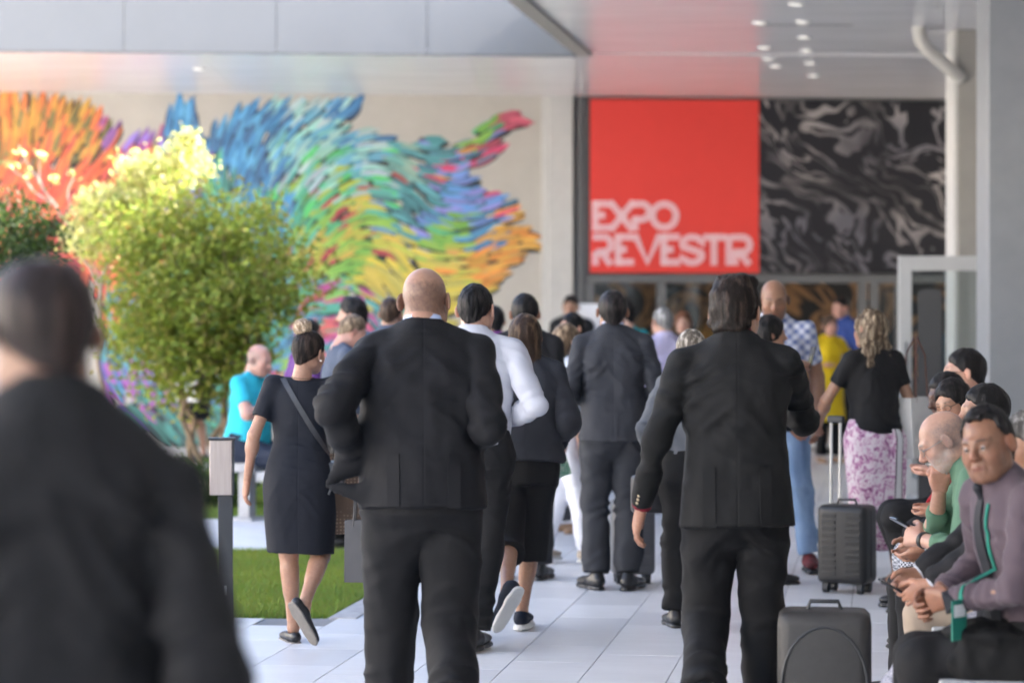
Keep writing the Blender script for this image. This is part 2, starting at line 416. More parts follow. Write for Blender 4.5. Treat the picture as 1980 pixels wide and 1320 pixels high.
CP = [(-40,220,95,'YO'),(0,220,95,'YO'),(60,250,80,'YO'),(160,250,65,'YO'),(100,330,70,'OR'),(230,330,45,'OR'),(60,420,80,'OR'),(160,420,55,'OR'),(250,400,30,'OR'),(150,520,75,'RED'),(60,540,85,'RED'),(220,470,50,'RED'),
 (270,290,55,'PU'),(320,330,50,'PU'),(290,370,30,'PU'),(350,220,88,'BL'),(360,300,80,'PU'),(345,260,85,'BL'),(400,340,105,'TG'),(430,260,65,'BL'),(400,260,100,'BL'),
 (520,230,50,'BL'),(620,225,40,'LT'),(690,215,45,'BL'),(480,320,75,'BL'),(500,420,92,'BL'),(450,420,95,'TG'),(560,300,55,'LT'),(640,260,25,'LT'),(720,280,5,'LT'),(600,340,50,'GRLT'),(560,430,75,'TG'),(660,340,30,'GRLT'),(720,350,-5,'GRLT'),(780,330,-40,'GREY'),(795,400,-60,'TE'),(740,420,-25,'TG'),
 (640,430,50,'GRN'),(680,420,25,'YG'),(600,500,70,'YG'),(660,480,35,'YG'),(720,470,0,'YG'),(770,500,-50,'YEL'),(780,570,-65,'YEL'),(720,540,-40,'YEL'),(680,530,10,'GRN'),(640,560,20,'TEP'),(620,600,5,'PK'),(690,570,-25,'TEP'),(740,620,-55,'TE'),(600,650,0,'PK'),(700,680,-40,'PK'),(760,700,-60,'TEP'),
 (830,300,-10,'TE'),(870,280,20,'TE'),(900,330,20,'BV'),(940,260,35,'GRN'),(980,235,15,'OP'),(1020,238,-20,'OP'),(940,310,25,'PKB'),(960,340,15,'PKB'),(850,340,-10,'PKB'),(830,375,-35,'TE'),(880,370,-5,'BV'),(930,380,15,'BV'),(860,420,-15,'BV'),(980,390,25,'PKB'),(850,450,-20,'GRN'),(900,450,10,'GRN'),(925,455,30,'BL'),(870,500,-10,'YEL'),(930,490,30,'OY'),(1000,430,10,'OY'),(1040,470,-15,'OY'),(980,480,15,'OY'),(960,540,20,'OY'),(1000,520,-5,'OY'),(880,550,5,'YEL'),(900,600,20,'YEL'),(840,640,-20,'YEL'),
 (230,760,120,'PB'),(270,750,115,'PB'),(250,800,-50,'TD'),(320,830,-48,'TD'),(350,850,-48,'TD'),(450,780,-30,'TG'),(200,650,100,'TE'),(350,650,110,'TG'),(450,600,95,'TG'),(520,640,60,'TG'),(560,600,70,'TG')]
CPX = np.array([(a, b) for a, b, _, _ in CP], float); CPA = np.radians([c for *_, c, _ in CP])
POLY = [(-70,172),(70,182),(170,205),(240,262),(300,262),(345,190),(372,188),(400,262),(440,220),(540,195),(620,200),(705,192),(660,245),(745,262),(800,288),(845,262),(880,285),(930,240),(985,216),(1022,240),(965,262),(958,300),(905,335),(930,372),(985,388),(1010,420),(1042,478),(985,525),(950,560),(890,600),(850,700),(700,760),(500,800),(365,862),(300,845),(230,815),(196,770),(196,560),(120,545),(-70,560)]
def inpoly(x, y):
    c = False; n = len(POLY)
    for i in range(n):
        x1, y1 = POLY[i]; x2, y2 = POLY[i-1]
        if (y1 > y) != (y2 > y) and x < (x2-x1)*(y-y1)/(y2-y1)+x1: c = not c
    return c
def fang(x, y):
    d = np.hypot(CPX[:, 0]-x, CPX[:, 1]-y)+3; w = d**-3.0
    return math.atan2((w*np.sin(CPA)).sum(), (w*np.cos(CPA)).sum()), d
rs = random.Random(7); SV = []; SF = []; SCc = []
def stroke(x, y, L, wd, col, out, bend=0):
    pts = []
    px, py = x, y
    for i in range(7):
        a, _ = fang(px, py); a += bend*(i-3)/3
        pts.append((px, py, a)); px += math.cos(a)*L/6; py -= math.sin(a)*L/6
    b = len(SV)
    for i, (px, py, a) in enumerate(pts):
        t = i/6; w = wd*(.45+.75*math.sin(math.pi*min(1, t*.8+.18)))*(1 if t < .85 else .6)
        nx, ny = math.sin(a)*w/2, math.cos(a)*w/2
        for sg in (1, -1):
            u, z = W(px+nx*sg, py+ny*sg); SV.append((u, -out, z)); SCc.append(col)
    for i in range(6): SF.append((b+2*i, b+2*i+1, b+2*i+3, b+2*i+2))
seeds = []
for iy in range(174, 870, 11):
    for ix in range(-64, 1072, 17):
        x = ix + rs.uniform(-9, 9) + (9 if (iy//11) % 2 else 0); y = iy + rs.uniform(-6, 6)
        if inpoly(x, y) and not (800 < x + (y-300)*.02 < 818 and 290 < y < 600 and rs.random() < .8): seeds.append((x, y))
rs.shuffle(seeds)
for x, y in seeds:
    a, d = fang(x, y); L = rs.uniform(34, 52)
    stroke(x - math.cos(a)*L*.55, y + math.sin(a)*L*.55 + 3, L*1.0, rs.uniform(10.5, 14), (.028, .028, .034), .004 + rs.random()*.001)
n = len(seeds)
for k, (x, y) in enumerate(seeds):
    a, d = fang(x, y); o = np.argsort(d)[:3]
    w = 1/d[o]**2; pal = PAL[CP[rs.choices(list(o), list(w))[0]][3]]
    c = rs.choice(pal); v = rs.uniform(.8, 1.15); L = rs.uniform(32, 54)
    stroke(x - math.cos(a)*L*.5, y + math.sin(a)*L*.5, L, rs.uniform(6, 9.5), tuple(min(.9, q*v) for q in c), .006 + .006*k/n, rs.uniform(-.15, .15))
MURM = attr_mat('mural_paint', .6)
me = np_mesh('mural_painting', SV, SF, False, SCc); obj('mural_painting', me, MURM, mw)['kind'] = 'stuff'

# entrance facade: dark frame, banner, marbled panel, glazed doors
FRM = plain('dark_frame', (.115, .118, .122), .5, vary=.06)
FRML = plain('mid_frame', (.14, .143, .147), .5, vary=.06)
ent = empty('entrance_facade'); ent.matrix_world = WM
tag(ent, 'dark grey framed glass entrance below the banner and marbled panel', 'entrance')
uB0, zB1 = W(1140, 192); uB1, zB0 = W(1466, 528); uM1 = W(1850, 300)[0]
uF0 = W(1107, 300)[0]
wbox('frame', uF0+.004, uB0-.012, -.05, SOF+.2, .02, .3, FRM, ent, .006)
wbox('frame', uF0+.06, uF0+.12, -.05, SOF+.2, .05, -.022, FRML, ent, .004)
wbox('backing_wall', uB0-.01, uM1+1.6, zB0-.02, SOF+.2, -.04, .3, FRM, ent)
zH = W(1400, 547)[1]
wbox('header', uB0-.01, uM1+1.6, zH, zB0-.022, .03, .12, FRML, ent, .006)
# mullions and glass
GLASS = N('glass'); GLASS.p(Base_Color=(.9, .93, .93), Roughness=.02, Transmission_Weight=1, IOR=1.1, Specular_IOR_Level=.5); GLASS = GLASS.m
GL2 = N('clear_glass')
gl = GL2.n('ShaderNodeBsdfGlossy', {'Roughness': .02, 'Color': (.9, .95, 1)}); tp = GL2.n('ShaderNodeBsdfTransparent', {0: (.86, .9, .9)})
fr = GL2.n('ShaderNodeFresnel', {0: 1.6}); mx = GL2.n('ShaderNodeMixShader', {0: fr.outputs[0], 1: tp.outputs[0], 2: gl.outputs[0]})
GL2.t.links.new(mx.outputs[0], GL2.t.nodes['Material Output'].inputs[0]); GL2 = GL2.m
muls = [1141, 1279, 1392, 1508, 1668, 1690, 1740]
for px in muls:
    u = W(px, 600)[0]; wbox('mullion', u-.05, u+.05, -.02, zH-.002, .025, .09, FRML, ent, .005)
for a, b in zip(muls, muls[1:]):
    if a == 1508: continue                                     # the open doorway
    u0, u1 = W(a, 600)[0]+.052, W(b, 600)[0]-.052
    if u1 - u0 < .1: continue
    wbox('pane', u0, u1, .12, zH-.004, -.03, .038, GL2, ent)
    wbox('bottom_rail', u0, u1, 0.0, .118, .012, .07, FRML, ent, .004)
# room behind
m = N('hall_pattern'); co = m.coord(scale=(1, 1, .8))
f = m.noise(co, 1.1, 2, .5, 2.5)
m.p(Base_Color=m.ramp(f, [(.42, (.02, .016, .015)), (.5, (.55, .27, .11)), (.58, (.02, .016, .015)), (.66, (.45, .24, .12))], 'EASE'), Roughness=.5)
hall = empty('hall_interior'); hall.matrix_world = WM; tag(hall, kind='structure')
wbox('back_wall', -1, 9, -.02, 4.2, -5.2, 5.4, m.m, hall)
wbox('side_wall', uF0+.05, uF0+.2, -.02, 4.2, -.31, 5.19, FRM, hall)
wbox('side_wall', 9, 9.2, -.02, 4.2, -.31, 5.19, FRM, hall)
wbox('ceiling', uF0, 9.2, 3.0, 3.1, -.31, 5.19, FRM, hall)
wbox('floor', uF0, 9.2, -.06, -.005, -.1, 5.4, TILE, hall)
# banner
RED = plain('banner_red', lin(228, 66, 58), .55, vary=.02)
ban = empty('banner'); ban.matrix_world = WM
tag(ban, 'square red banner reading EXPO REVESTIR above the entrance', 'banner')
wbox('panel', uB0, uB1, zB0, zB1, .06, -.035, RED, ban, .004)
LET = plain('letter_pink', lin(236, 168, 178), .6, vary=.03); LETW = plain('letter_white', lin(247, 222, 226), .6, vary=.02)
def arc(cx, cy, r, a0, a1, n=12, ry=None): return [(cx+r*math.cos(math.radians(a0+(a1-a0)*i/n)), cy+(ry or r)*math.sin(math.radians(a0+(a1-a0)*i/n))) for i in range(n+1)]
LETTERS = [
 [[(112,140),(112,400)],[(112,140),(275,140)],[(112,400),(275,400)],[(112,265),(190,265)]],
 [[(290,140),(505,405)],[(510,140),(300,400)]],
 [[(515,140)]+arc(615,225,85,-90,90)+[(545,310)],[(545,310),(545,405)]],
 [arc(865,270,128,0,360,32)],
 [[(112,500)]+arc(200,583,83,-90,90)+[(150,666)],[(112,690),(112,780)],[(190,680),(265,780)]],
 [[(360,500),(360,775)],[(360,500),(510,500)],[(360,775),(505,775)],[(360,637),(425,637)]],
 [[(555,500),(680,780),(805,500)]],
 [[(860,500),(860,775)],[(860,500),(1005,500)],[(860,775),(1010,775)],[(860,637),(935,637)]],
 [arc(1168,580,105,10,-200,16,78)[:]+[(1130,625),(1215,655)]+arc(1168,700,105,-20,180,14,80)],
 [[(1320,505),(1505,505)],[(1405,505),(1405,780)]],
 [[(1568,505),(1568,780)]],
 [[(1635,505)]+arc(1715,587,82,-90,90)+[(1640,669)],[(1635,690),(1635,780)],[(1700,690),(1775,780)]]]
def ribbon(mb, pts, hw, out, off=0.0, close=False):
    P = [Vector(p) for p in pts]; vs = []; nrm = []
    for i, p in enumerate(P):
        a = P[max(i-1, 0)]; b = P[min(i+1, len(P)-1)]
        if close and i in (0, len(P)-1): a, b = P[-2], P[1]
        t = (b-a).normalized(); nrm.append(Vector((-t.y, t.x)))
    ext = [p.copy() for p in P]
    for p, nn in zip(ext, nrm):
        for sg in (1, -1):
            q = p + nn*(off + sg*hw); u, z = W(1130+q.x/5.657, 370+q.y/5.657); vs.append((u, -out, z))
    mb.add(vs, [(2*i, 2*i+1, 2*i+3, 2*i+2) for i in range(len(P)-1)])
zz = .0625
for L in LETTERS:
    f_ = MB(); w_ = MB()
    for i, st in enumerate(L):
        st = list(st); close = (len(st) > 30)
        if not close:                                           # lengthen the ends so that the corners close
            for a, b in ((0, 1), (-1, -2)):
                d = (Vector(st[a]) - Vector(st[b])).normalized()*30; st[a] = tuple(Vector(st[a]) + d)
        zz += .00025
        ribbon(f_, st, 28, zz, 0, close); ribbon(w_, st, 5, zz+.006, 30, close); ribbon(w_, st, 5, zz+.006, -30, close)
        ribbon(w_, st, 2.5, zz+.006, 11, close); ribbon(w_, st, 2.5, zz+.006, -11, close)
    lo = f_.build('letter', LET, ban); w_.build('letter_line', LETW, lo)
# marbled panel (flat print)
m = N('marbled_print'); c0 = m.coord()
d1 = m.n('ShaderNodeTexNoise', {'Vector': c0, 'Scale': .75, 'Detail': 3.0}).outputs[1]
vm = m.n('ShaderNodeVectorMath', {0: d1, 1: (.5, .5, .5)}, operation='SUBTRACT').outputs[0]
vm = m.n('ShaderNodeVectorMath', {0: vm, 3: 1.7}, operation='SCALE')
vm = m.n('ShaderNodeVectorMath', {0: c0, 1: vm.outputs[0]}, operation='ADD').outputs[0]
rot = m.n('ShaderNodeMapping', {0: vm, 'Rotation': (0, math.radians(-40), 0)}).outputs[0]
rot = m.n('ShaderNodeMapping', {0: rot, 'Scale': (.42, 1, 1.7)}).outputs[0]
f = m.noise(rot, 1.0, 3, .5, .9)
bands = m.math('SINE', m.math('MULTIPLY', f, 58.0))
big = m.ramp(m.noise(rot, .8, 1), [(.42, (0, 0, 0)), (.56, (1, 1, 1))])
light = m.ramp(m.noise(c0, .6, 2), [(.38, (.15, .145, .17)), (.62, (.44, .40, .385))])
fac = m.math('MULTIPLY', m.ramp(bands, [(.38, (0, 0, 0)), (.56, (1, 1, 1))]), m.math('MAXIMUM', big, m.ramp(m.noise(c0, 1.4, 2), [(.45, (.15,)*3), (.6, (.8,)*3)])))
m.p(Base_Color=m.mix(fac, (.012, .012, .017), light), Roughness=.5)
mp = wbox('marbled_panel', uB1+.01, uM1+.35, zB0, zB1, .05, -.035, m.m, None, .004)
tag(mp, 'black and grey marbled graphic panel right of the red banner', 'panel')

# right side columns, downpipe, glazed door leaf, totem
COLM = plain('column_beige', (.30, .285, .26), .7, vary=.05, bump=.08); COLG = plain('column_grey', (.23, .24, .255), .65, vary=.05, bump=.08)
def colm(name, px0, px1, D, mat, label, dep=.5, strip=None):
    x0, x1 = (px0-CX)/FPX*D, (px1-CX)/FPX*D
    o = empty(name, ((x0+x1)/2, D+dep/2, 0)); w = (x1-x0)/2
    MB().box((-w, -dep/2, -.02), (w, dep/2, SOF+.03), bev=.012).build('shaft', mat, o)
    MB().box((-w-.012, -dep/2-.012, 0), (w+.012, dep/2+.012, .12), bev=.006).build('plinth', mat, o)
    if strip: MB().box((-w-.03, -dep/2+.02, 0), (-w-.001, dep/2-.02, SOF+.02), bev=.004).build('edge_strip', PILM, o)
    if strip: MB().box((w*.45, -dep/2-.03, 0), (w*.62, -dep/2-.002, SOF+.02), bev=.004).build('rib', PILM, o)
    tag(o, label, 'column'); return o
colm('column', 1852, 1930, 23.6, COLM, 'slim beige column with pale edge strip, where the downpipe ends', .5, True)
colm('column', 1912, 2050, 20.3, COLG, 'broad plain grey column at the right edge of the picture', .55)
pipe = [U(1776, 58, 23.4), U(1780, 78, 23.42), U(1792, 95, 23.46), U(1818, 118, 23.5), U(1846, 142, 23.55), U(1858, 152, 23.6)]
pipe[0].z = SOF+.02
o = MB().tube(pipe, .062, 16).build('downpipe', plain('pipe_paint', (.52, .50, .46), .4), None, True)
tag(o, 'curved cream downpipe running from the soffit to the beige column', 'pipe')
D = 22.6; x0, x1 = (1737-CX)/FPX*D, (1914-CX)/FPX*D; zt = CAMH+(HY-495)/FPX*D
dl = empty('glazed_door', ((x0+x1)/2, D, 0)); tag(dl, 'pale framed tall glass door panel standing beside the grey column', 'door')
w = (x1-x0)/2; DFM = plain('door_frame_paint', (.46, .465, .46), .5, vary=.03)
MB().box((-w, -.03, 0), (-w+.115, .03, zt), bev=.006).build('stile', DFM, dl); MB().box((w-.1, -.03, 0), (w, .03, zt), bev=.006).build('stile', DFM, dl)
MB().box((-w+.116, -.029, zt-.13), (w-.101, .029, zt), bev=.005).build('rail', DFM, dl); MB().box((-w+.116, -.029, .75), (w-.101, .029, .87), bev=.005).build('rail', DFM, dl)
MB().box((-w+.116, -.029, 0), (w-.101, .029, .14), bev=.005).build('rail', DFM, dl)
MB().box((-w+.117, -.005, .871), (w-.102, .005, zt-.131)).build('pane', GL2, dl); MB().box((-w+.117, -.005, .141), (w-.102, .005, .749)).build('pane', GL2, dl)
MB().tube([(-w+.06, -.06, .95), (-w+.06, -.06, 1.35)], .012, 10).build('handle', FRM, dl, True)
D = 21.6; x0 = (1798-CX)/FPX*D; zt = CAMH+(HY-558)/FPX*D
tt = empty('totem', (x0, D, 0), math.radians(-12)); tag(tt, 'tall dark slab totem sign standing before the glass door panel', 'sign')
bm = MB(); pts = [(-.10, 0), (.10, 0), (.10, zt-.05)] + [(.10*math.cos(a), zt-.05+.05*math.sin(a)) for a in np.linspace(.2, math.pi-.2, 8)] + [(-.10, zt-.05)]
bm.v = [(x, -.04, z) for x, z in pts] + [(x, .04, z) for x, z in pts]; n = len(pts)
bm.f = [tuple(range(n))[::-1], tuple(range(n, 2*n))] + [(i, (i+1) % n, n+(i+1) % n, n+i) for i in range(n)]
bm.build('slab', plain('totem_black', (.018, .018, .02), .4), tt); MB().box((-.16, -.1, 0), (.16, .1, .015), bev=.004).build('base', FRM, tt)
# hall side wall beyond the columns
hw = MB(); a = Vector((3.6, 8, 0)); 
hwall = empty('hall_wall', (0, 0, 0)); tag(hwall, 'plain grey hall wall behind the columns on the right', 'wall')
for i in range(11):
    y0 = -4 + i*3.1
    MB().prism([(3.35+TP*y0, y0+.004), (3.65+TP*y0, y0+.004), (3.65+TP*(y0+3.096), y0+3.096), (3.35+TP*(y0+3.096), y0+3.096)], -.05, SOF+.05).build('wall_panel', COLG, hwall)
# white info screen
D = 28.5; c = U(1142, 615, D); sc = empty('info_screen', (c.x, D, 0)); tag(sc, 'small bright white info board on a post beside the entrance frame', 'board')
MB().box((-.16, -.02, c.z-.16), (.16, .02, c.z+.16), bev=.008).build('board', plain('board_white', (.85, .85, .87), .4, vary=.02), sc)
MB().tube([(0, .03, 0), (0, .03, c.z)], .02, 10).build('post', FRM, sc, True); MB().box((-.15, -.12, 0), (.15, .15, .02), bev=.004).build('base', FRM, sc)

# bollard light
bx, by = G(432, 367); bo = empty('bollard_light', (bx, by, 0), math.radians(6))
tag(bo, 'brushed metal topped bollard light on a dark post at the lawn edge', 'bollard')
DKM = plain('dark_metal', (.035, .037, .04), .45, .3); BRM = N('brushed_bronze')
f = BRM.noise(BRM.coord(scale=(140, 140, 3)), 1, 3); BRM.p(Base_Color=BRM.ramp(f, [(.3, (.36, .30, .27)), (.7, (.46, .39, .35))]), Roughness=.38, Metallic=.55); BRM = BRM.m
MB().box((-.028, -.03, 0), (.05, .04, .665), bev=.004).build('post', DKM, bo)
MB().box((-.073, -.045, .667), (.045, .03, .955), bev=.005).build('head', BRM, bo)
MB().box((.046, -.04, .667), (.058, .034, .955), bev=.002).build('side_plate', DKM, bo)
MB().box((-.078, -.05, .956), (.062, .038, .968), bev=.003).build('cap', DKM, bo)
MB().box((.0, -.0335, .14), (.014, -.0305, .19), bev=.001).build('small_mark', plain('mark_grey', (.4, .4, .4), .5), bo)
# bench on the right (long slab) and seat at the left
BEN = plain('bench_white', (.55, .55, .55), .5, vary=.05, bump=.05)
def bench_x(Y): return 1.66 + TP*(Y - 8.39)
bn = empty('long_bench', (bench_x(7.2), 7.2, 0), PANG); tag(bn, 'long pale slab bench holding the row of seated people', 'bench')
MB().box((-.26, 0, .37), (.28, 8.2, .445), bev=.012).build('seat', BEN, bn)
for k in range(5): MB().box((-.16, .5+k*1.75, 0), (.18, .62+k*1.75, .369), bev=.006).build('leg', BEN, bn)

# sunlit block added out of the picture, left, to bounce light onto the forecourt
opp = empty('bounce_block', (-17, 12, 0)); tag(opp, 'long white two storey block added outside the picture to bounce light', 'building')
OPM = plain('white_render', (.74, .72, .68), .85, vary=.04, scale=1)
MB().box((-6, -34, -.05), (0, 34, 8.5), bev=.02).build('wall', OPM, opp); MB().box((-6.1, -34.1, 8.5), (.15, 34.1, 8.8), bev=.02).build('roof', KERB, opp)
for k in range(16):
    for z in (1.0, 4.8):
        y = -31 + k*4.1; wdw = MB().box((-.02, y, z), (.03, y+1.7, z+1.9)).build('window', FRM, opp); MB().box((.031, y+.06, z+.06), (.036, y+1.64, z+1.84)).build('pane', plain('window_glass', (.04, .05, .06), .08), wdw)

# ------------------------------------------------------------------ signed-distance sculpting (bodies, clothes, bags)
def vnoise(P, seed=0.0):
    P = np.asarray(P, np.float64) + seed*17.13
    i = np.floor(P); f = P - i; f = f*f*(3-2*f)
    def h(a): 
        v = np.sin(a[:, 0]*127.1 + a[:, 1]*311.7 + a[:, 2]*74.7)*43758.5453
        return v - np.floor(v)
    out = 0
    for dx in (0, 1):
        for dy in (0, 1):
            for dz in (0, 1):
                w = (f[:, 0] if dx else 1-f[:, 0])*(f[:, 1] if dy else 1-f[:, 1])*(f[:, 2] if dz else 1-f[:, 2])
                out = out + w*h(i + np.array((dx, dy, dz)))
    return out
def M4(M): return np.array([list(r) for r in M], np.float32)
class SDF:
    def __init__(s): s.ops = []
    def _a(s, bb0, bb1, fn, k, op): s.ops.append((np.array(bb0, np.float32), np.array(bb1, np.float32), fn, k, op)); return s
    def cap(s, a, b, ra, rb=None, k=.02, op='u', cut=(False, False), sq=None):
        a = np.array(a, np.float32); b = np.array(b, np.float32); rb = ra if rb is None else rb
        d = b-a; L = float(np.linalg.norm(d)) + 1e-6; u = d/L
        if sq is not None: sqv = np.array(sq[0], np.float32); sqv = sqv/np.linalg.norm(sqv); sqf = sq[1]   # flatten along a direction
        def fn(X, Y, Z):
            x, y, z = X-a[0], Y-a[1], Z-a[2]
            if sq is not None:
                q = (x*sqv[0]+y*sqv[1]+z*sqv[2])*(sqf-1); x = x+q*sqv[0]; y = y+q*sqv[1]; z = z+q*sqv[2]
            t0 = (x*u[0]+y*u[1]+z*u[2])
            t = np.clip(t0, 0, L); r = ra + (rb-ra)*t/L
            dd = np.sqrt((x-t*u[0])**2+(y-t*u[1])**2+(z-t*u[2])**2) - r
            if cut[0]: dd = np.maximum(dd, -t0)
            if cut[1]: dd = np.maximum(dd, t0-L)
            return dd
        R = max(ra, rb); return s._a(np.minimum(a, b)-R, np.maximum(a, b)+R, fn, k, op)
    def ell(s, c, r, k=.02, op='u', rot=None):
        c = np.array(c, np.float32); r = np.array(r, np.float32)
        Ri = None if rot is None else np.array(rot.to_3x3().transposed(), np.float32)
        def fn(X, Y, Z):
            x, y, z = X-c[0], Y-c[1], Z-c[2]
            if Ri is not None:
                x, y, z = (Ri[0, 0]*x+Ri[0, 1]*y+Ri[0, 2]*z, Ri[1, 0]*x+Ri[1, 1]*y+Ri[1, 2]*z, Ri[2, 0]*x+Ri[2, 1]*y+Ri[2, 2]*z)
            k0 = np.sqrt((x/r[0])**2+(y/r[1])**2+(z/r[2])**2); k1 = np.sqrt((x/r[0]**2)**2+(y/r[1]**2)**2+(z/r[2]**2)**2)+1e-6
            return k0*(k0-1)/k1
        R = max(r) if rot is not None else r; return s._a(c-R, c+R, fn, k, op)
    def loft(s, M, secs, k=.03, op='u', cut=(True, True), p=2.25):
        """stack of super-ellipses (z, cx, cy, rx, ry) in the frame M"""
        S = np.array(secs, np.float32); S = S[np.argsort(S[:, 0])]
        Mi = M4(M.inverted()); zs = S[:, 0]
        zz = np.linspace(zs[0], zs[-1], 160)
        def sm(c):                                             # gently smoothed interpolation
            v = np.interp(zz, zs, c); w = np.hanning(17); w /= w.sum()
            return np.convolve(np.pad(v, 8, 'edge'), w, 'valid')
        tab = [sm(S[:, i]) for i in range(1, 5)]
        def fn(X, Y, Z):
            X, Y, Z = np.broadcast_arrays(X, Y, Z)
            x = Mi[0, 0]*X+Mi[0, 1]*Y+Mi[0, 2]*Z+Mi[0, 3]; y = Mi[1, 0]*X+Mi[1, 1]*Y+Mi[1, 2]*Z+Mi[1, 3]; z = Mi[2, 0]*X+Mi[2, 1]*Y+Mi[2, 2]*Z+Mi[2, 3]
            q = np.clip((z-zs[0])/(zs[-1]-zs[0])*159, 0, 158.99).astype(np.int32)
            cx, cy, rx, ry = (t[q].astype(np.float32) for t in tab)
            k0 = (np.abs((x-cx)/rx)**p + np.abs((y-cy)/ry)**p)**(1/p)
            d = (k0-1)*np.minimum(rx, ry)*1.05
            d = np.maximum(d, z-zs[-1]) if cut[1] else np.where(z > zs[-1], np.sqrt(np.maximum(d, 0)**2+(z-zs[-1])**2)+np.minimum(d, 0)*0, d)
            d = np.maximum(d, zs[0]-z)
            return d
        cs = []
        for z, cx, cy, rx, ry in S:
            for sx in (-1, 1):
                for sy in (-1, 1): cs.append(M @ Vector((cx+sx*rx, cy+sy*ry, z)))
        cs = np.array([list(c) for c in cs]); return s._a(cs.min(0), cs.max(0), fn, k, op)
    def plane(s, pt, n, k=.004, op='i'):
        """keep the side opposite to n"""
        pt = np.array(pt, np.float32); n = np.array(n, np.float32); n = n/np.linalg.norm(n)
        def fn(X, Y, Z): return (X-pt[0])*n[0]+(Y-pt[1])*n[1]+(Z-pt[2])*n[2]
        return s._a((-9, -9, -9), (9, 9, 9), fn, k, op)
    def grid(s, h):
        us = [o for o in s.ops if o[4] == 'u']
        lo = np.min([o[0] for o in us], 0) - 3*h; hi = np.max([o[1] for o in us], 0) + 3*h
        n = np.ceil((hi-lo)/h).astype(int)+1
        ax = [(lo[i]+h*np.arange(n[i])).astype(np.float32) for i in range(3)]
        f = np.full(n, .3, np.float32)
        for b0, b1, fn, k, op in s.ops:
            mg = k*1.2+2.5*h
            i0 = np.clip(np.floor((b0-mg-lo)/h).astype(int), 0, n); i1 = np.clip(np.ceil((b1+mg-lo)/h).astype(int)+1, 0, n)
            if np.any(i1 <= i0): continue
            sl = tuple(slice(a, b) for a, b in zip(i0, i1))
            d = fn(ax[0][sl[0]][:, None, None], ax[1][sl[1]][None, :, None], ax[2][sl[2]][None, None, :])
            g = f[sl]
            if op == 'u': q = np.maximum(k-np.abs(g-d), 0)/k; f[sl] = np.minimum(g, d) - q*q*k*.25
            else:
                d = -d if op == 's' else d
                q = np.maximum(k-np.abs(g-d), 0)/k; f[sl] = np.maximum(g, d) + q*q*k*.25
        return f, lo, h
    def mesh(s, h): return snets(*s.grid(h))
_CO = np.array([(i, j, k) for i in (0, 1) for j in (0, 1) for k in (0, 1)])
_ED = [(a, b) for a in range(8) for b in range(a+1, 8) if abs(_CO[a]-_CO[b]).sum() == 1]
def snets(f, lo, h):
    nx, ny, nz = f.shape; ins = f < 0
    cnt = np.zeros((nx-1, ny-1, nz-1), np.int8)
    for c in _CO: cnt += ins[c[0]:nx-1+c[0], c[1]:ny-1+c[1], c[2]:nz-1+c[2]]
    I, J, K = np.nonzero((cnt > 0) & (cnt < 8))
    vals = np.stack([f[I+c[0], J+c[1], K+c[2]] for c in _CO], 1)
    acc = np.zeros((len(I), 3), np.float32); num = np.zeros(len(I), np.float32)
    for a, b in _ED:
        fa, fb = vals[:, a], vals[:, b]; mk = (fa < 0) != (fb < 0)
        t = np.where(mk, fa/np.where(mk, fa-fb, 1), 0)[:, None]
        acc += np.where(mk[:, None], _CO[a]+t*(_CO[b]-_CO[a]), 0); num += mk
    V = (np.stack([I, J, K], 1) + acc/num[:, None])*h + lo
    vid = np.full(cnt.shape, -1, np.int32); vid[I, J, K] = np.arange(len(I))
    F = []
    def quads(d, o1, o2):
        a = ins[:-1, 1:-1, 1:-1] if d == 0 else ins[1:-1, :-1, 1:-1] if d == 1 else ins[1:-1, 1:-1, :-1]
        b = ins[1:, 1:-1, 1:-1] if d == 0 else ins[1:-1, 1:, 1:-1] if d == 1 else ins[1:-1, 1:-1, 1:]
        for fl, mk in ((0, a & ~b), (1, ~a & b)):
            idx = np.argwhere(mk)
            if not len(idx): continue
            base = idx + np.array([0 if q == d else 1 for q in range(3)])
            e1 = np.array(o1); e2 = np.array(o2)
            q = [vid[tuple((base-e1-e2).T)], vid[tuple((base-e2).T)], vid[tuple(base.T)], vid[tuple((base-e1).T)]]
            q = np.stack(q if not fl else q[::-1], 1); F.append(q)
    quads(0, (0, 1, 0), (0, 0, 1)); quads(1, (0, 0, 1), (1, 0, 0)); quads(2, (1, 0, 0), (0, 1, 0))
    return V.astype(np.float32), np.concatenate(F)
def vnormals(V, F):
    n = np.cross(V[F[:, 2]]-V[F[:, 0]], V[F[:, 3]]-V[F[:, 1]]); out = np.zeros_like(V)
    for i in range(4): np.add.at(out, F[:, i], n)
    return out/(np.linalg.norm(out, axis=1, keepdims=True)+1e-12)
def wrinkle(V, F, specs=(), drape=None, seed=0.0):
    """cloth folds: (centre, axis, radius, amplitude, wavelength) sets plus an overall drape"""
    Nn = vnormals(V, F); d = np.zeros(len(V)); w1 = vnoise(V*7.0, seed+.3)
    for c, ax, rad, amp, wl in specs:
        r = V - np.array(c, np.float32); ax = np.array(ax, np.float64); ax /= np.linalg.norm(ax)
        g = np.exp(-(r**2).sum(1)/rad**2)
        b_ = np.cross(ax, (.3, .9, .2)); b_ /= np.linalg.norm(b_); c_ = np.cross(ax, b_)
        qq = np.c_[(r@ax)/wl + 1.6*w1, (r@b_)/(3.4*wl), (r@c_)/(3.4*wl)]*1.15
        n_ = vnoise(qq + np.array(c)*9.7, seed); d += 3.8*amp*g*(.45-np.abs(2*n_-1))
    if drape:
        for amp, fx, fz in drape: d += amp*2*(vnoise(V*np.array((fx, fx, fz)), seed+1.7)-.5)
    return (V + Nn*d[:, None]).astype(np.float32)

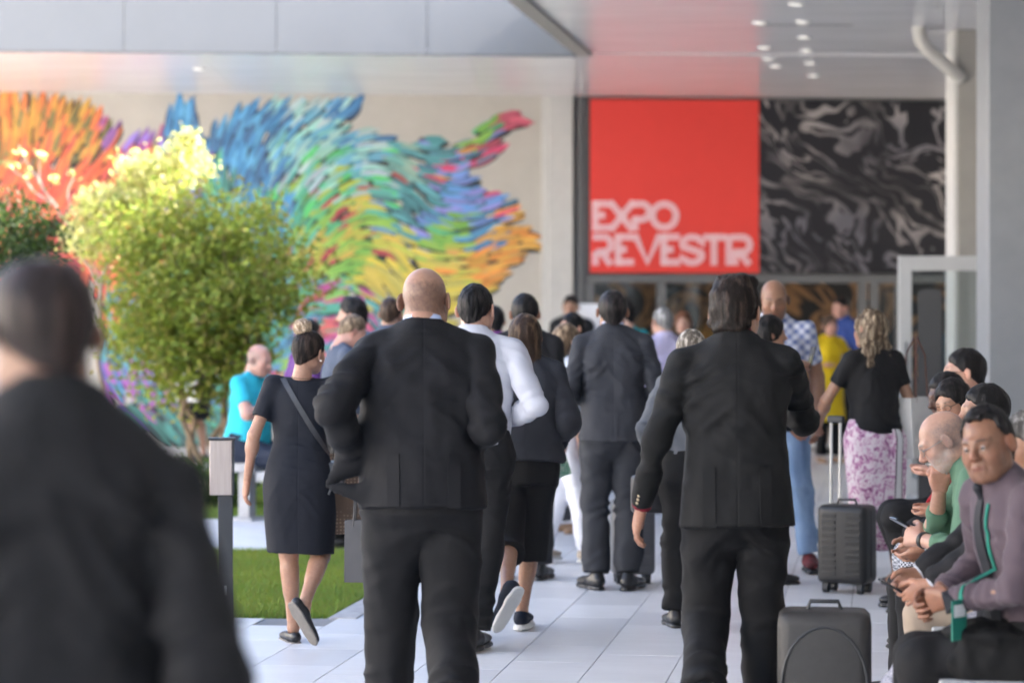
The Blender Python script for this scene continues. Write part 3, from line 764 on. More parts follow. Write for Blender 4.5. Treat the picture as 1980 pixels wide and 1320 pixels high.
# ------------------------------------------------------------------ heads, hair, hands, shoes (cached)
def head_sdf(fem=False, jowl=0.0):
    s = SDF(); q = .94 if fem else 1.0
    s.ell((0, -.012, .03), (.076, .096, .088), .02)
    s.ell((0, .028, -.03), (.062*q, .062, .08), .03)
    s.ell((0, .04, -.078), ((.044+.012*jowl)*q, .045, .036), .035)
    s.cap((0, .07, -.098), (0, .074, -.1), .017*q, k=.022)
    for x in (-1, 1):
        s.cap((x*.05*q, .0, -.06), (x*.03*q, .055, -.09), .022*q+.008*jowl, .018, k=.03)
        s.ell((x*.04, .058, -.028), (.026, .026, .03), .03)
        s.cap((x*.012, .087, .024), (x*.042, .072, .026), .0125 if not fem else .009, .01, k=.018)
        s.ell((x*.031, .102, .003), (.02, .02, .0135), .014, 's')
        s.ell((x*.031, .078, .002), (.0155, .0145, .0125), .004)
        s.cap((x*.016, .0885, .0095), (x*.045, .0825, .0085), .0042, k=.006)      # upper lid
        s.cap((x*.018, .0875, -.0085), (x*.043, .083, -.008), .0036, k=.008)      # lower lid
        s.ell((x*.011, .1, -.031), (.0095, .011, .0085), .008)
        e = Matrix.Rotation(x*.55, 4, 'Z') @ Matrix.Rotation(-.15, 4, 'X')
        s.ell((x*.087, -.010, -.002), (.0075, .021, .034), .007, rot=e)
        s.ell((x*.095, -.004, .003), (.006, .012, .021), .004, 's', rot=e)
    s.cap((0, .09, .014), (0, .112, -.024), .0075, .0125, k=.014)
    if jowl:
        for x in (-1, 1):
            s.cap((x*.021, .094, -.03), (x*.032, .083, -.064), .0032, k=.008, op='s')
            s.cap((x*.02, .0895, -.0150), (x*.042, .084, -.016), .003, k=.007)
        for zq in (.052, .062): s.cap((-.03, .0915, zq), (.03, .0915, zq), .0016, k=.006, op='s')
    s.cap((-.02, .086, -.0615), (.02, .086, -.0615), .0075, k=.009).ell((0, .093, -.0605), (.013, .008, .006), .008)
    s.cap((-.016, .0855, -.0735), (.016, .0855, -.0735), .0085, k=.009)
    s.cap((-.022, .0965, -.0672), (.022, .0965, -.0672), .0022, k=.005, op='s')
    s.cap((0, -.028, -.05), (0, -.045, -.16), .056*(.88 if fem else 1), .058*(.86 if fem else 1.02), k=.035)
    return s
_hc = {}
def head_mesh(fem, jowl, vox):
    key = ('h', fem, jowl, vox)
    if key not in _hc: _hc[key] = head_sdf(fem, jowl).mesh(vox)
    return _hc[key]
SKINS = {'fair': (.44, .26, .19), 'tan': (.34, .19, .125), 'brown': (.20, .10, .06), 'dark': (.075, .036, .024), 'pink': (.48, .27, .21), 'olive': (.26, .14, .09)}
def head_cols(V, skin, style, hairc=(.03, .02, .015), lips=None, brow=None, beard=None):
    c = np.tile(np.array(skin, np.float32), (len(V), 1))
    x, y, z = V.T; ax = np.abs(x)
    def bl(mask, col, a): c[:] = c*(1-(mask*a)[:, None]) + np.array(col)*(mask*a)[:, None]
    g = lambda cx, cy, cz, rx, ry, rz: np.exp(-(((ax-cx)/rx)**2+((y-cy)/ry)**2+((z-cz)/rz)**2))
    red = np.array(skin)*np.array((1.12, .78, .72))
    bl(g(.045, .06, -.03, .025, .03, .025), red, .5); bl(g(.0, .11, -.025, .02, .02, .02), red, .6); bl(g(.085, 0, 0, .012, .03, .04), red, .6)
    bl((y > .07)*np.exp(-((z+.0655)/.0085)**4)*np.exp(-(x/.024)**6), lips or np.array(skin)*np.array((.9, .55, .52)), .75)
    bl((y > .07)*np.exp(-((z+.0672)/.0016)**2)*np.exp(-(x/.024)**6), (.05, .02, .02), .8)
    bl(g(.031, .09, .004, .022, .03, .013), np.array(skin)*.6, .6)
    b = (y > .05)*np.exp(-((z-(.0275+.06*(.03-np.abs(ax-.03))))/.0045)**2)*np.exp(-((ax-.03)/.019)**4)
    bl(b, brow or hairc, .85)
    n = vnoise(V*220); 
    if style == 'shaved':                                      # stubble at the back and sides of a bald head
        edge = .052 + .30*(y+.02)*(y > -.02) 
        m_ = 1/(1+np.exp((z-.062-.02*(n-.5))/.006)) * 1/(1+np.exp((y-.035)/.01)) * 1/(1+np.exp(-(z+.055+.02*(n-.5))/.008))
        bl(m_*(.75+.5*(n-.5)), np.array(hairc)*.6+np.array(skin)*.2, .9)
    if beard:
        m_ = 1/(1+np.exp((z+.045-.35*np.maximum(ax-.035, 0))/.006)) * 1/(1+np.exp(-(y-.012)/.008))*(1-np.exp(-((z+.067)/.008)**4)*np.exp(-(x/.02)**4))
        mus = np.exp(-((z+.047)/.008)**2)*np.exp(-(x/.028)**4)*(y > .07)
        bl(np.clip(np.maximum(m_, mus), 0, 1)*(.7+.6*(n-.5)), beard[0], beard[1])
    return c
HAIR = {}
def hair_sdf(style):
    s = SDF()
    def skull(o, top=0): s.ell((0, -.012, .03), (.076+o, .096+o, .088+o+top), .01)
    def nape(o, z=-.07, r=.05): s.cap((0, -.045, .0), (0, -.05, z), r+o, r-.004+o, k=.03)
    def line(front=(.088, .068), back=(-.09, -.078), k=.012): # hairline plane in (y, z)
        dy, dz = front[0]-back[0], front[1]-back[1]; s.plane((0, front[0], front[1]), (0, dz, -dy), k)
    if style == 'short': skull(.009, .004); nape(.006); line()
    elif style == 'crop': skull(.006, .006); nape(.003, -.06); line((.085, .07), (-.09, -.065))
    elif style == 'thick':
        skull(.016, .012); nape(.010, -.06, .051); line((.09, .068), (-.1, -.082), .010)
        for a, b, c in ((-.04, -.07, -.06), (.03, -.08, -.062), (0, -.09, -.045), (.05, -.062, -.05), (-.065, -.055, -.035), (-.02, -.088, -.06)): s.ell((a, b, c), (.024, .022, .02), .012)
        s.ell((-.035, .0, .118), (.04, .06, .022), .02); s.ell((.04, .0, .118), (.042, .06, .022), .02)
    elif style == 'balding':
        skull(.008); nape(.006); line(); s.ell((0, .045, .14), (.055, .12, .085), .012, 's')
    elif style == 'horseshoe':
        skull(.006); nape(.004); line((.07, .05), (-.09, -.075)); s.ell((0, .02, .15), (.085, .115, .10), .012, 's')
    elif style == 'receding':
        skull(.011, .012); nape(.008); line((.06, .098), (-.09, -.082), .006); s.ell((-.06, .072, .085), (.034, .05, .05), .008, 's'); s.ell((.06, .072, .085), (.034, .05, .05), .008, 's')
    elif style == 'bun':
        skull(.008); s.cap((0, -.05, .0), (0, -.06, -.05), .05, .04, k=.03); line((.086, .062), (-.095, -.085))
    elif style in ('long', 'wavy', 'bob', 'sleek'):
        o = .014 if style != 'sleek' else .009
        skull(o, .006); zb = {'long': -.24, 'wavy': -.27, 'bob': -.15, 'sleek': -.30}[style]; w = {'long': .088, 'wavy': .128, 'bob': .088, 'sleek': .088}[style]
        s.loft(Matrix.Identity(4), [(zb, 0, -.07, w*.72, .03), (zb+.05, 0, -.07, w*.95, .045), (zb*.4, 0, -.055, w, .055), (0.02, 0, -.03, .088, .08), (.06, 0, -.02, .08, .08)], .02)
        s.ell((0, .085, -.02), (.064, .075, .082), .015, 's'); s.cap((0, .06, -.08), (0, .02, -.34), .055, .05, k=.02, op='s')
    elif style == 'beard':
        s.ell((0, .058, -.092), (.042, .034, .034), .02); s.cap((-.045, .03, -.06), (0, .065, -.1), .02, k=.02); s.cap((.045, .03, -.06), (0, .065, -.1), .02, k=.02)
        s.cap((-.024, .082, -.052), (0, .094, -.047), .009, k=.01); s.cap((.024, .082, -.052), (0, .094, -.047), .009, k=.01); s.ell((0, .1, -.067), (.02, .012, .006), .006, 's')
    return s
def hair_mesh(style, vox):
    key = ('r', style, vox)
    if key not in _hc:
        V, F = hair_sdf(style).mesh(vox); Nn = vnormals(V, F)
        fr = {'wavy': (45, 18), 'thick': (55, 30), 'beard': (90, 90)}.get(style, (70, 14))
        amp = {'wavy': .016, 'thick': .0055, 'beard': .008}.get(style, .004)
        d = amp*2*(vnoise(V*np.array((fr[0], fr[0], fr[1])))-.5) + amp*.8*(vnoise(V*np.array((140, 140, 40)))-.5)
        if style == 'wavy': d += .008*np.sin(V[:, 2]*95+6*vnoise(V*20))*np.clip((.02-V[:, 2])/.1, 0, 1)
        _hc[key] = ((V+Nn*d[:, None]).astype(np.float32), F, Nn)
    return _hc[key]
def strands(V, Nn, n, L, seed, flow, w=.0011, lift=.002, steps=6):
    """loose hair strands laid over a hair mesh"""
    r = np.random.default_rng(seed)
    bv = Vector; from mathutils.kdtree import KDTree
    kd = KDTree(len(V)); [kd.insert(v, i) for i, v in enumerate(V.tolist())]; kd.balance()
    SV, SFc = [], []
    for q in range(n):
        p = Vector(V[r.integers(len(V))]); Ls = L*r.uniform(.5, 1.2); jit = Vector(r.normal(0, .22, 3)); b = len(SV); ok = 0
        for i in range(steps+1):
            co, idx, d = kd.find(p); nn = Vector(Nn[idx]); t = flow(p, nn) + jit; t -= nn*t.dot(nn)
            if t.length < 1e-4: t = Vector((0, 0, -1))
            t.normalize(); sd = nn.cross(t); ww = w*(1-.75*i/steps)
            pp = co + nn*(lift*(1+1.2*i/steps)*r.uniform(.6, 1.2) + .001); SV += [pp-sd*ww, pp+sd*ww]; p = co + t*Ls/steps
        SFc += [(b+2*i, b+2*i+1, b+2*i+3, b+2*i+2) for i in range(steps)]
    return np.array([list(v) for v in SV], np.float32), np.array(SFc)

def hand_mesh(style, vox):
    """right hand: wrist at the origin, fingers down -z, palm towards -x, thumb towards +y"""
    key = ('hd', style, vox)
    if key in _hc: return _hc[key]
    s = SDF(); c = {'relaxed': (.28, .45, .4), 'grip': (1.1, 1.35, .9), 'half': (.65, .8, .5), 'flat': (.06, .1, .1)}[style]
    s.cap((0, 0, .04), (0, 0, -.005), .027, .026, k=.01, sq=((1, 0, 0), 1.25))
    for y, L, z in ((.031, .072, -.09), (.0105, .08, -.094), (-.011, .074, -.091), (-.031, .058, -.083)):
        b = Vector((0, y, z)); s.cap((0, y*.55, -.015), b, .0145, .0115, k=.014)
        a = c[0]*random.Random(y).uniform(.85, 1.2); p = b; r = .0098 if y > -.03 else .0085
        for j, fr in enumerate((.45, .31, .24)):
            d = Vector((-math.sin(a), y*.25*(1-min(1, c[0])), -math.cos(a))).normalized(); q = p + d*L*fr
            s.cap(p, q, r, r*.9, k=.004); p = q; r *= .9; a += c[1] if j == 0 else c[2]
    s.ell((-.004, .006, -.05), (.016, .036, .042), .015)
    if style == 'grip': T = [(-.012, .026, -.03), (-.032, .042, -.062), (-.05, .026, -.085), (-.055, .008, -.095)]
    else: T = [(-.008, .026, -.028), (-.018, .052, -.058), (-.026, .06, -.088), (-.03, .058, -.108)]
    for a, b, r0, r1 in zip(T, T[1:], (.0155, .0115, .0102), (.0118, .0102, .0085)): s.cap(a, b, r0, r1, k=.008)
    _hc[key] = s.mesh(vox); return _hc[key]
def shoe_parts(kind, vox):
    """right shoe, ankle joint at (0,0,.08), toe towards +y; returns [(part, V, F)]"""
    key = ('sh', kind, vox)
    if key in _hc: return _hc[key]
    out = []; hs = {'dress': .024, 'sneaker': .03, 'flat': .010, 'heel': .012}[kind]
    w = .88 if kind in ('flat', 'heel') else 1
    up = SDF()
    up.cap((0, -.045, hs+.028), (0, .02, hs+.03), .036*w, .04*w, k=.02); up.cap((0, .02, hs+.026), (.004, .13, hs+.016), .043*w, .034*w, k=.03, sq=((0, 0, 1), 1.25))
    up.ell((.003, .165, hs+.014), (.036*w, .045, .022), .02)
    if kind in ('dress', 'sneaker'): up.cap((0, -.03, hs+.03), (0, -.02, .105 if kind == 'dress' else .092), .036, .037, k=.02, cut=(False, True))
    else: up.ell((0, .02, hs+.075), (.034, .075, .055), .008, 's')
    up.plane((0, 0, hs-.006), (0, 0, -1), .004)
    out.append(('upper', *up.mesh(vox)))
    so = SDF(); o = .004 if kind == 'sneaker' else .002
    so.cap((0, -.045, 0), (0, .01, 0), .036*w+o, .038*w+o, k=.02).cap((0, .01, 0), (.004, .12, 0), .038*w+o, .042*w+o, k=.03).ell((.004, .165, 0), (.038*w+o, .048+o, .04), .02)
    so.plane((0, 0, hs), (0, 0, 1), .003).plane((0, 0, 0), (0, 0, -1), .003)
    if kind == 'dress': so.ell((0, .035, -.005), (.06, .04, .014), .006, 's')
    out.append(('sole', *so.mesh(vox)))
    _hc[key] = out; return out

def ik(a, t, l1, l2, pole):
    a, t = Vector(a), Vector(t); d = t-a; L = min(d.length, (l1+l2)*.999); u = d.normalized()
    x = (l1*l1 - l2*l2 + L*L)/(2*L); hgt = math.sqrt(max(l1*l1-x*x, 0)); p = Vector(pole); p = p-u*p.dot(u)
    if p.length < 1e-4: p = Vector((0, 1, 0))
    return a + u*x + p.normalized()*hgt, a + u*L
def frame(o, z, y):
    z = Vector(z).normalized(); y = Vector(y); y = (y - z*y.dot(z)).normalized(); x = y.cross(z)
    return Matrix(((x.x, y.x, z.x, o[0]), (x.y, y.y, z.y, o[1]), (x.z, y.z, z.z, o[2]), (0, 0, 0, 1)))
def xf(M, V): A = M4(M); return V@A[:3, :3].T + A[:3, 3]

FABRIC = {}
def person(label, X, Y, h, yaw=0, fem=False, bw=1.0, belly=0.0, lean=3, roll=0, twist=0, seat=None, vox=.012,
           feet=None, knees=((0, 1, 0), (0, 1, 0)), hands=None, poles=None, elbows=(None, None), hstyle=('relaxed', 'relaxed'), palm=None, foot_dir=None,
           head=(0, 0, 0), skin='fair', hair='short', haircol=((.012, .009, .008), (.05, .035, .025)), top='suit', topmat=None, bottom='trousers', botmat=None,
           shoe='dress', shoemat=None, solemat=None, shirt=None, sleeves=1.0, hem=None, jowl=0.0, beard=None, nstrand=0, seed=0, cat='person', hz=0.0, legw=1.0, skirt_len=None, tuck=False, hairline=None, pelvis=(0, 0), extra=None, drop=0.0):
    """canonical figure 1.75 m tall facing +y, scaled to h. Index 0 = left (-x), 1 = right (+x)."""
    q = h/(1.75 if seat else 1.727); root = empty('person', (X, Y, 0), math.radians(yaw), q); tag(root, label, 'person')
    sh = (.155 if fem else .18)*(.5+.5*bw); hipw = .085 if fem else .09
    hip = Vector((pelvis[0], pelvis[1], (seat if seat else .905 + hz)))
    T = Matrix.Translation(hip) @ Matrix.Rotation(math.radians(twist), 4, 'Z') @ Matrix.Rotation(math.radians(-lean), 4, 'X') @ Matrix.Rotation(math.radians(roll), 4, 'Y')
    P = lambda x, y, z: T @ Vector((x, y, z))
    NKM = T @ Matrix.Translation((0, -.012, .58)) @ Matrix.Rotation(-.22, 4, 'X') @ Matrix.Translation((0, 0, -.58))
    SH = [P(-sh, -.005, .515-drop), P(sh, -.005, .515-drop)]
    HP = [hip + Vector((-hipw, 0, 0)), hip + Vector((hipw, 0, 0))]
    feet = feet or ((-.10, .02, .08), (.10, .0, .08))
    KN, AN = zip(*[ik(HP[i], feet[i], .42, .415, knees[i]) for i in (0, 1)])
    hands = hands or ((-.24, .03, .88), (.24, .03, .88))
    poles = poles or ((-.2, -1, 0), (.2, -1, 0))
    EL, WR = zip(*[ik(SH[i], hands[i], .30, .265, poles[i]) for i in (0, 1)])
    EL = [Vector(elbows[i]) if elbows[i] else EL[i] for i in (0, 1)]
    EL = [SH[i] + (EL[i]-SH[i]).normalized()*.30 for i in (0, 1)]
    WR = [EL[i] + (Vector(hands[i])-EL[i]).normalized()*.265 for i in (0, 1)]
    hy, hp, hr = (math.radians(a) for a in head)
    HM = T @ Matrix.Translation((0, -.005, .588)) @ Matrix.Rotation(hy, 4, 'Z') @ Matrix.Rotation(-hp + math.radians(lean)*.8, 4, 'X') @ Matrix.Rotation(hr, 4, 'Y') @ Matrix.Translation((0, .028, .115))
    if fem: HM = HM @ Matrix.Scale(.97, 4)
    nk = (.45+.55*bw)*(.9 if fem else 1); sk = SKINS[skin]; R = random.Random(label)
    hv = {True: .0048, False: .0095}[vox <= .010] if vox < .02 else .013
    # ---- body
    VS, FS, CS = [], [], []
    def put(V, F, C):
        b = sum(len(v) for v in VS); VS.append(V); FS.append(F+b); CS.append(C if getattr(C, 'ndim', 1) == 2 else np.tile(np.array(C, np.float32), (len(V), 1)))
    Vh, Fh = head_mesh(fem, jowl, hv)
    put(xf(HM, Vh), Fh, head_cols(Vh, sk, hair, haircol[0], beard=beard))
    b = SDF(); nr = .048 if fem else .057*(.45+.55*bw)
    b.cap(P(0, -.005, .50), HM @ Vector((0, -.035, -.07)), nr*1.05, nr, k=.03)
    b.loft(T, [(.38, 0, .01, .12*bw, .075), (.48, 0, .008, .125*bw, .068), (.545, 0, 0, .066, .05)], .03)
    bare_arm = sleeves < .99; bare_leg = bottom in ('skirt', 'culottes', 'lapskirt') or top == 'dress'
    af = (.78 if fem else 1)*(.6+.4*bw)
    for i in (0, 1):
        if bare_arm:
            b.cap(SH[i], EL[i], .05*af, .042*af, k=.03).cap(EL[i], WR[i], .042*af, .028*af, k=.02)
            m_ = EL[i].lerp(WR[i], .25); b.ell(m_, (.044*af, .044*af, .05*af), .03)
        else: b.cap(SH[i], EL[i], .036*af, .034*af, k=.03).cap(EL[i], WR[i], .034*af, .028*af, k=.02)
        if bare_leg:
            b.cap(HP[i], KN[i], .085*legw, .052*legw, k=.03).cap(KN[i], AN[i]+Vector((0, 0, .01)), .05*legw, .033*legw, k=.03)
            d = (AN[i]-KN[i]).normalized(); bk = Vector((0, -1, 0)); bk = (bk-d*bk.dot(d)).normalized()
            c_ = KN[i].lerp(AN[i], .32)+bk*.016; b.cap(c_-d*.05, c_+d*.07, .047*legw, .036*legw, k=.035)
        fd = (foot_dir or ((0, 1, 0), (0, 1, 0)))[i]
        FM = frame(AN[i], frame((0, 0, 0), fd, (0, 0, 1)).col[1].xyz, fd)
        if bare_leg: b.cap(AN[i], FM @ Vector((0, .09, -.045)), .032, .026, k=.02)
    Vb, Fb = b.mesh(min(vox, .012)); put(Vb, Fb, sk)
    for i in (0, 1):
        V, F = hand_mesh(hstyle[i], .0042 if vox <= .010 else .0075)
        if i == 0: V = V*np.array((-1, 1, 1), np.float32); F = F[:, ::-1]
        d = (WR[i]-EL[i]).normalized(); th = Vector((palm or ((0, 1, 0), (0, 1, 0)))[i])
        Mh = frame(WR[i], -d, th); V2 = xf(Mh @ Matrix.Scale(.9 if fem else 1.02, 4), V)
        put(V2, F, np.tile(np.array(sk)*np.array((1.04, .94, .92)), (len(V2), 1)))
    if vox <= .0105 and hair != 'none':                         # eyeballs
        for x in (-1, 1):
            bm = bmesh.new(); bmesh.ops.create_uvsphere(bm, u_segments=14, v_segments=10, radius=.0122)
            V = np.array([list(v.co) for v in bm.verts], np.float32); F4 = [[v.index for v in f.verts] for f in bm.faces]; bm.free()
            F4 = np.array([f if len(f) == 4 else f+[f[-1]] for f in F4])
            F4 = F4[[len(set(f)) == 4 for f in F4.tolist()]]
            c = np.tile(np.array((.55, .53, .5), np.float32), (len(V), 1)); rr = np.hypot(V[:, 0]-x*.0, V[:, 2])
            c[(V[:, 1] > 0) & (rr < .0068)] = (.025, .014, .01)
            put(xf(HM, V+np.array((x*.031, .0815, .002), np.float32)), F4, c)
    body = obj('body', np_mesh('body', np.concatenate(VS), np.concatenate(FS), True, np.concatenate(CS)), SKIN, root)
    # ---- hair
    hm = hair_mat('hair_%d' % (abs(hash(haircol)) % 99999), *haircol)
    if hair not in ('shaved', 'none'):
        V, F, Nn = hair_mesh(hair, hv if vox <= .010 else max(hv, .010))
        ho = obj('hair', np_mesh('hair', xf(HM, V), F), hm, root)
        if nstrand:
            def flow(p, nn):
                if hair == 'bun': return Vector((-.03, -.06, .11)) - p
                if hair in ('wavy', 'long', 'bob', 'sleek'): return Vector((p.x*1.5+.3*math.sin(p.z*70+p.x*60), -.4-p.y, -1.2))
                dn = Vector((p.x*6, p.y*6+.4, -.6)) + Vector((math.sin(p.z*60), 0, math.cos(p.x*70)))*.25
                return dn
            SVv, SFf = strands(V, Nn, nstrand, {'bun': .06, 'wavy': .12, 'thick': .055, 'sleek': .12, 'long': .1}.get(hair, .03), seed, flow, .0012 if hair != 'wavy' else .002)
            obj('loose_strands', np_mesh('loose_strands', xf(HM, SVv), SFf), hm, ho)
        if hair == 'bun':
            s = SDF(); s.ell((-.03, -.05, .135), (.05, .048, .048), .01)
            V, F = s.mesh(hv); Nn = vnormals(V, F); r_ = V-np.array((-.03, -.05, .135)); an = np.arctan2(r_[:, 0], r_[:, 2])
            V = V + Nn*(.005*np.sin(an*3+r_[:, 1]*190+4*vnoise(V*40)))[:, None]
            bun = obj('hair_bun', np_mesh('hair_bun', xf(HM, V.astype(np.float32)), F), hair_mat('bun_blonde', (.34, .24, .15), (.66, .54, .40), (90, 90, 40)), root)
            def fl2(p, nn): return Vector((0, 1, .2)).cross(p-Vector((-.03, -.05, .135)))
            a_, b_ = strands(V.astype(np.float32), Nn, 260, .06, 5, fl2, .0012, .003); obj('loose_strands', np_mesh('loose_strands', xf(HM, a_), b_), bun.data.materials[0], bun)
    if beard and len(beard) > 2:
        V, F, Nn = hair_mesh('beard', hv); obj('beard', np_mesh('beard', xf(HM, V), F), hair_mat('beard_'+str(beard[2]), tuple(x*.6 for x in beard[0]), tuple(beard[0])), root)
    # ---- lower clothes
    bm_ = botmat
    if bottom in ('trousers', 'jeans'):
        s = SDF(); lw = legw*(.55+.45*bw)
        s.loft(T, [(.13, 0, .01, .160*bw, .118+belly*.6), (.03, 0, 0, .178*bw, .135+belly*.5), (-.05, 0, -.005, .176*bw, .134+belly*.3), (-.10, 0, 0, .13*bw, .10), (-.15, 0, 0, .05*bw, .04)], .05)
        sp = []
        for i in (0, 1):
            kr = .080 if bottom == 'trousers' else .074
            s.cap(HP[i]+Vector(((-1, 1)[i]*.005*bw, 0, -.02)), KN[i], .100*lw, kr*lw, k=.03)
            an = AN[i] + (KN[i]-AN[i]).normalized()*.02
            s.cap(KN[i], an, kr*lw, .074*lw if bottom == 'trousers' else .058*lw, k=.02, cut=(False, True))
            ax = (AN[i]-KN[i]).normalized()
            sp += [(tuple(KN[i]), tuple(ax+Vector((.3, 0, 0))), .16, .006, .08), (tuple(AN[i]+Vector((0, 0, .10))), tuple(ax+Vector((.45, .1, 0))), .13, .008, .07), (tuple(HP[i]+Vector((0, 0, -.1))), tuple((Vector((.6*(-1, 1)[i], 0, .8)))), .16, .008, .07)]
        V, F = s.mesh(vox); V = wrinkle(V, F, sp, [(.009, 11, 3.2), (.005, 20, 8)], seed+.1)
        obj(bottom if bottom == 'jeans' else 'trousers', np_mesh('trousers', V, F), bm_, root)
    elif bottom == 'lapskirt':
        s = SDF(); s.loft(T, [(.12, 0, 0, .15, .115), (.0, 0, 0, .175, .14), (-.09, 0, 0, .16, .12)], .03)
        for i in (0, 1): s.cap(HP[i], KN[i].lerp(AN[i], .12), .095, .085, k=.09)
        s.cap((HP[0]+HP[1])/2, (KN[0]+KN[1])/2, .085, .08, k=.06)
        V, F = s.mesh(vox); obj('skirt', np_mesh('skirt', wrinkle(V, F, (), [(.006, 14, 8)], seed), F), bm_, root)
    elif bottom in ('skirt', 'culottes'):
        L = skirt_len or .52
        s = SDF()
        if bottom == 'skirt':
            s.loft(T, [(.14, 0, 0, .145*bw, .11), (.02, 0, -.01, .185*bw, .145), (-.12, 0, -.005, .178*bw, .135), (-L*.7, (KN[0].x+KN[1].x)/2-hip.x, ((KN[0].y+KN[1].y)/2-hip.y)*.7, .15*bw, .125), (-L, (KN[0].x+KN[1].x)/2-hip.x, ((KN[0].y+KN[1].y)/2-hip.y)*.9, .185*bw, .15)], .03)
            V, F = s.mesh(vox); V = wrinkle(V, F, (), [(.012, 16, 2.5), (.004, 30, 8)], seed)
        else:
            s.loft(T, [(.14, 0, 0, .145, .11), (.02, 0, 0, .175, .13), (-.1, 0, 0, .17, .12)], .03)
            for i in (0, 1):
                e = KN[i].lerp(AN[i], .25); s.cap(HP[i], KN[i], .095, .092, k=.03).cap(KN[i], e, .092, .10, k=.02, cut=(False, True))
            V, F = s.mesh(vox); V = wrinkle(V, F, (), [(.010, 18, 2.5)], seed)
        obj('skirt' if bottom == 'skirt' else 'culottes', np_mesh(bottom, V, F), bm_, root)
    # ---- upper clothes
    def arm_sleeve(s, r0, r1, r2, frac, k=.03):
        sp = []
        for i in (0, 1):
            if frac >= .55:
                s.cap(SH[i], EL[i], r0, r1, k=k); e = EL[i].lerp(WR[i], (frac-.5)*2 if frac < 1 else .97)
                s.cap(EL[i], e, r1*.98, r2, k=.02, cut=(False, True))
                ax = (WR[i]-EL[i]).normalized(); au = (EL[i]-SH[i]).normalized()
                sp += [(tuple(EL[i]+(SH[i]-EL[i])*.12), tuple(au), .15, .0065, .05), (tuple(EL[i].lerp(WR[i], .5)), tuple(ax), .13, .006, .055), (tuple(SH[i].lerp(EL[i], .35)+Vector(((1, -1)[i]*.06, -.03, 0))), tuple(au+Vector(((1, -1)[i]*.8, 0, 0))), .12, .010, .06)]
            else:
                e = SH[i].lerp(EL[i], frac*2*.98); s.cap(SH[i], e, r0, r1*1.12, k=k, cut=(False, True))
        return sp
    if top == 'suit':
        s = SDF(); hz_ = hem if hem is not None else -.03
        s.loft(T, [(hz_, 0, .0, .200*bw, .150+belly), (.08, 0, .005, .190*bw, .142+belly), (.24, 0, .005, .172*bw, .128+belly*.9), (.37, 0, 0, .186*bw, .132+belly*.4), (.46, 0, -.004, .190*bw, .122), (.525, 0, -.010, .15*bw, .096), (.575, 0, -.014, .095*nk, .082*nk), (.615, 0, -.012, .074*nk, .070*nk)], .035, p=2.35)
        for i, x in ((0, -1), (1, 1)): s.cap(P(x*.05, -.014, .592), P(x*(sh+.004), -.008, .53-drop), .036, .042, k=.035)
        sp = arm_sleeve(s, .060*(.5+.5*bw), .051*(.5+.5*bw), .042, 1.0, .014)
        s.loft(NKM, [(.575, 0, .004, .092*nk, .088*nk), (.60, 0, .003, .082*nk, .080*nk), (.632, 0, .004, .071*nk, .072*nk)], .004)
        if extra: extra(s, P)
        V, F = s.mesh(vox)
        sp += [(tuple(P(.10*x, -.12, .33)), (.9*x, 0, .5), .16, .004, .06) for x in (-1, 1)] + [(tuple(P(0, -.13, .2)), (.2, 0, 1), .17, .0035, .075), (tuple(P(0, -.12, .5)), (.1, 0, 1), .12, .002, .05)]
        V = wrinkle(V, F, sp, [(.010, 7, 4), (.005, 17, 8), (.002, 34, 18)], seed+.5)
        obj('jacket', np_mesh('jacket', V, F), topmat, root)
        if vox <= .013:
            for x in (-1, 1):                                   # vents at the back hem, sleeve buttons
                pass
    elif top in ('shirt', 'tee', 'blouse', 'coat'):
        s = SDF(); f_ = .9 if fem else 1.0; hz_ = hem if hem is not None else (-.02 if not tuck else .06)
        ch = .022 if fem else 0
        s.loft(T, [(hz_, 0, .0, (.172 if not tuck else .158)*bw*f_*(1.04 if fem else 1), .128+belly), (.14, 0, .005, .160*bw*f_, .118+belly), (.25, 0, .005, .158*bw*f_, .115+belly*.8), (.37, 0, ch*.6, .176*bw*f_, .118+belly*.3+ch*.6), (.46, 0, 0, .176*bw*f_, .108), (.52, 0, -.010, .14*bw*f_, .09), (.572, 0, -.013, .082*nk, .072*nk)] + ([(.60, 0, -.012, .072*nk, .068*nk)] if top == 'shirt' else []), .035)
        for i, x in ((0, -1), (1, 1)): s.cap(P(x*.05, -.014, .58), SH[i]+Vector((0, 0, .0)), .032, .042*f_, k=.04)
        sp = arm_sleeve(s, .057*f_*(.5+.5*bw), .048*f_*(.5+.5*bw), .038*f_, sleeves, .03)
        if top == 'shirt':
            s.loft(NKM, [(.565, 0, .004, .088*nk, .088*nk), (.59, 0, .003, .079*nk, .080*nk), (.622, 0, .004, .067*nk, .069*nk)], .003)
            s.cap(NKM @ Vector((0, .10, .65)), NKM @ Vector((0, .085, .565)), .034, .006, k=.004, op='s')
        if top == 'coat': s.loft(T, [(-.42, 0, 0, .225*bw, .185), (-.2, 0, 0, .205*bw, .165), (.0, 0, 0, .195*bw, .155), (.16, 0, 0, .168*bw, .13)], .03)
        V, F = s.mesh(vox)
        sp += [(tuple(P(.09*x, -.1, .36)), (.8*x, 0, .6), .15, .006, .05) for x in (-1, 1)] + [(tuple(P(0, 0, .08)), (.15, 0, 1), .2, .006, .06)]
        V = wrinkle(V, F, sp, [(.007, 11, 5), (.004, 24, 9)], seed+.4)
        obj({'shirt': 'shirt', 'tee': 'shirt', 'blouse': 'blouse', 'coat': 'coat'}[top], np_mesh(top, V, F), topmat, root)
    elif top == 'dress':
        s = SDF()
        kx, ky = (KN[0].x+KN[1].x)/2-hip.x, (KN[0].y+KN[1].y)/2-hip.y
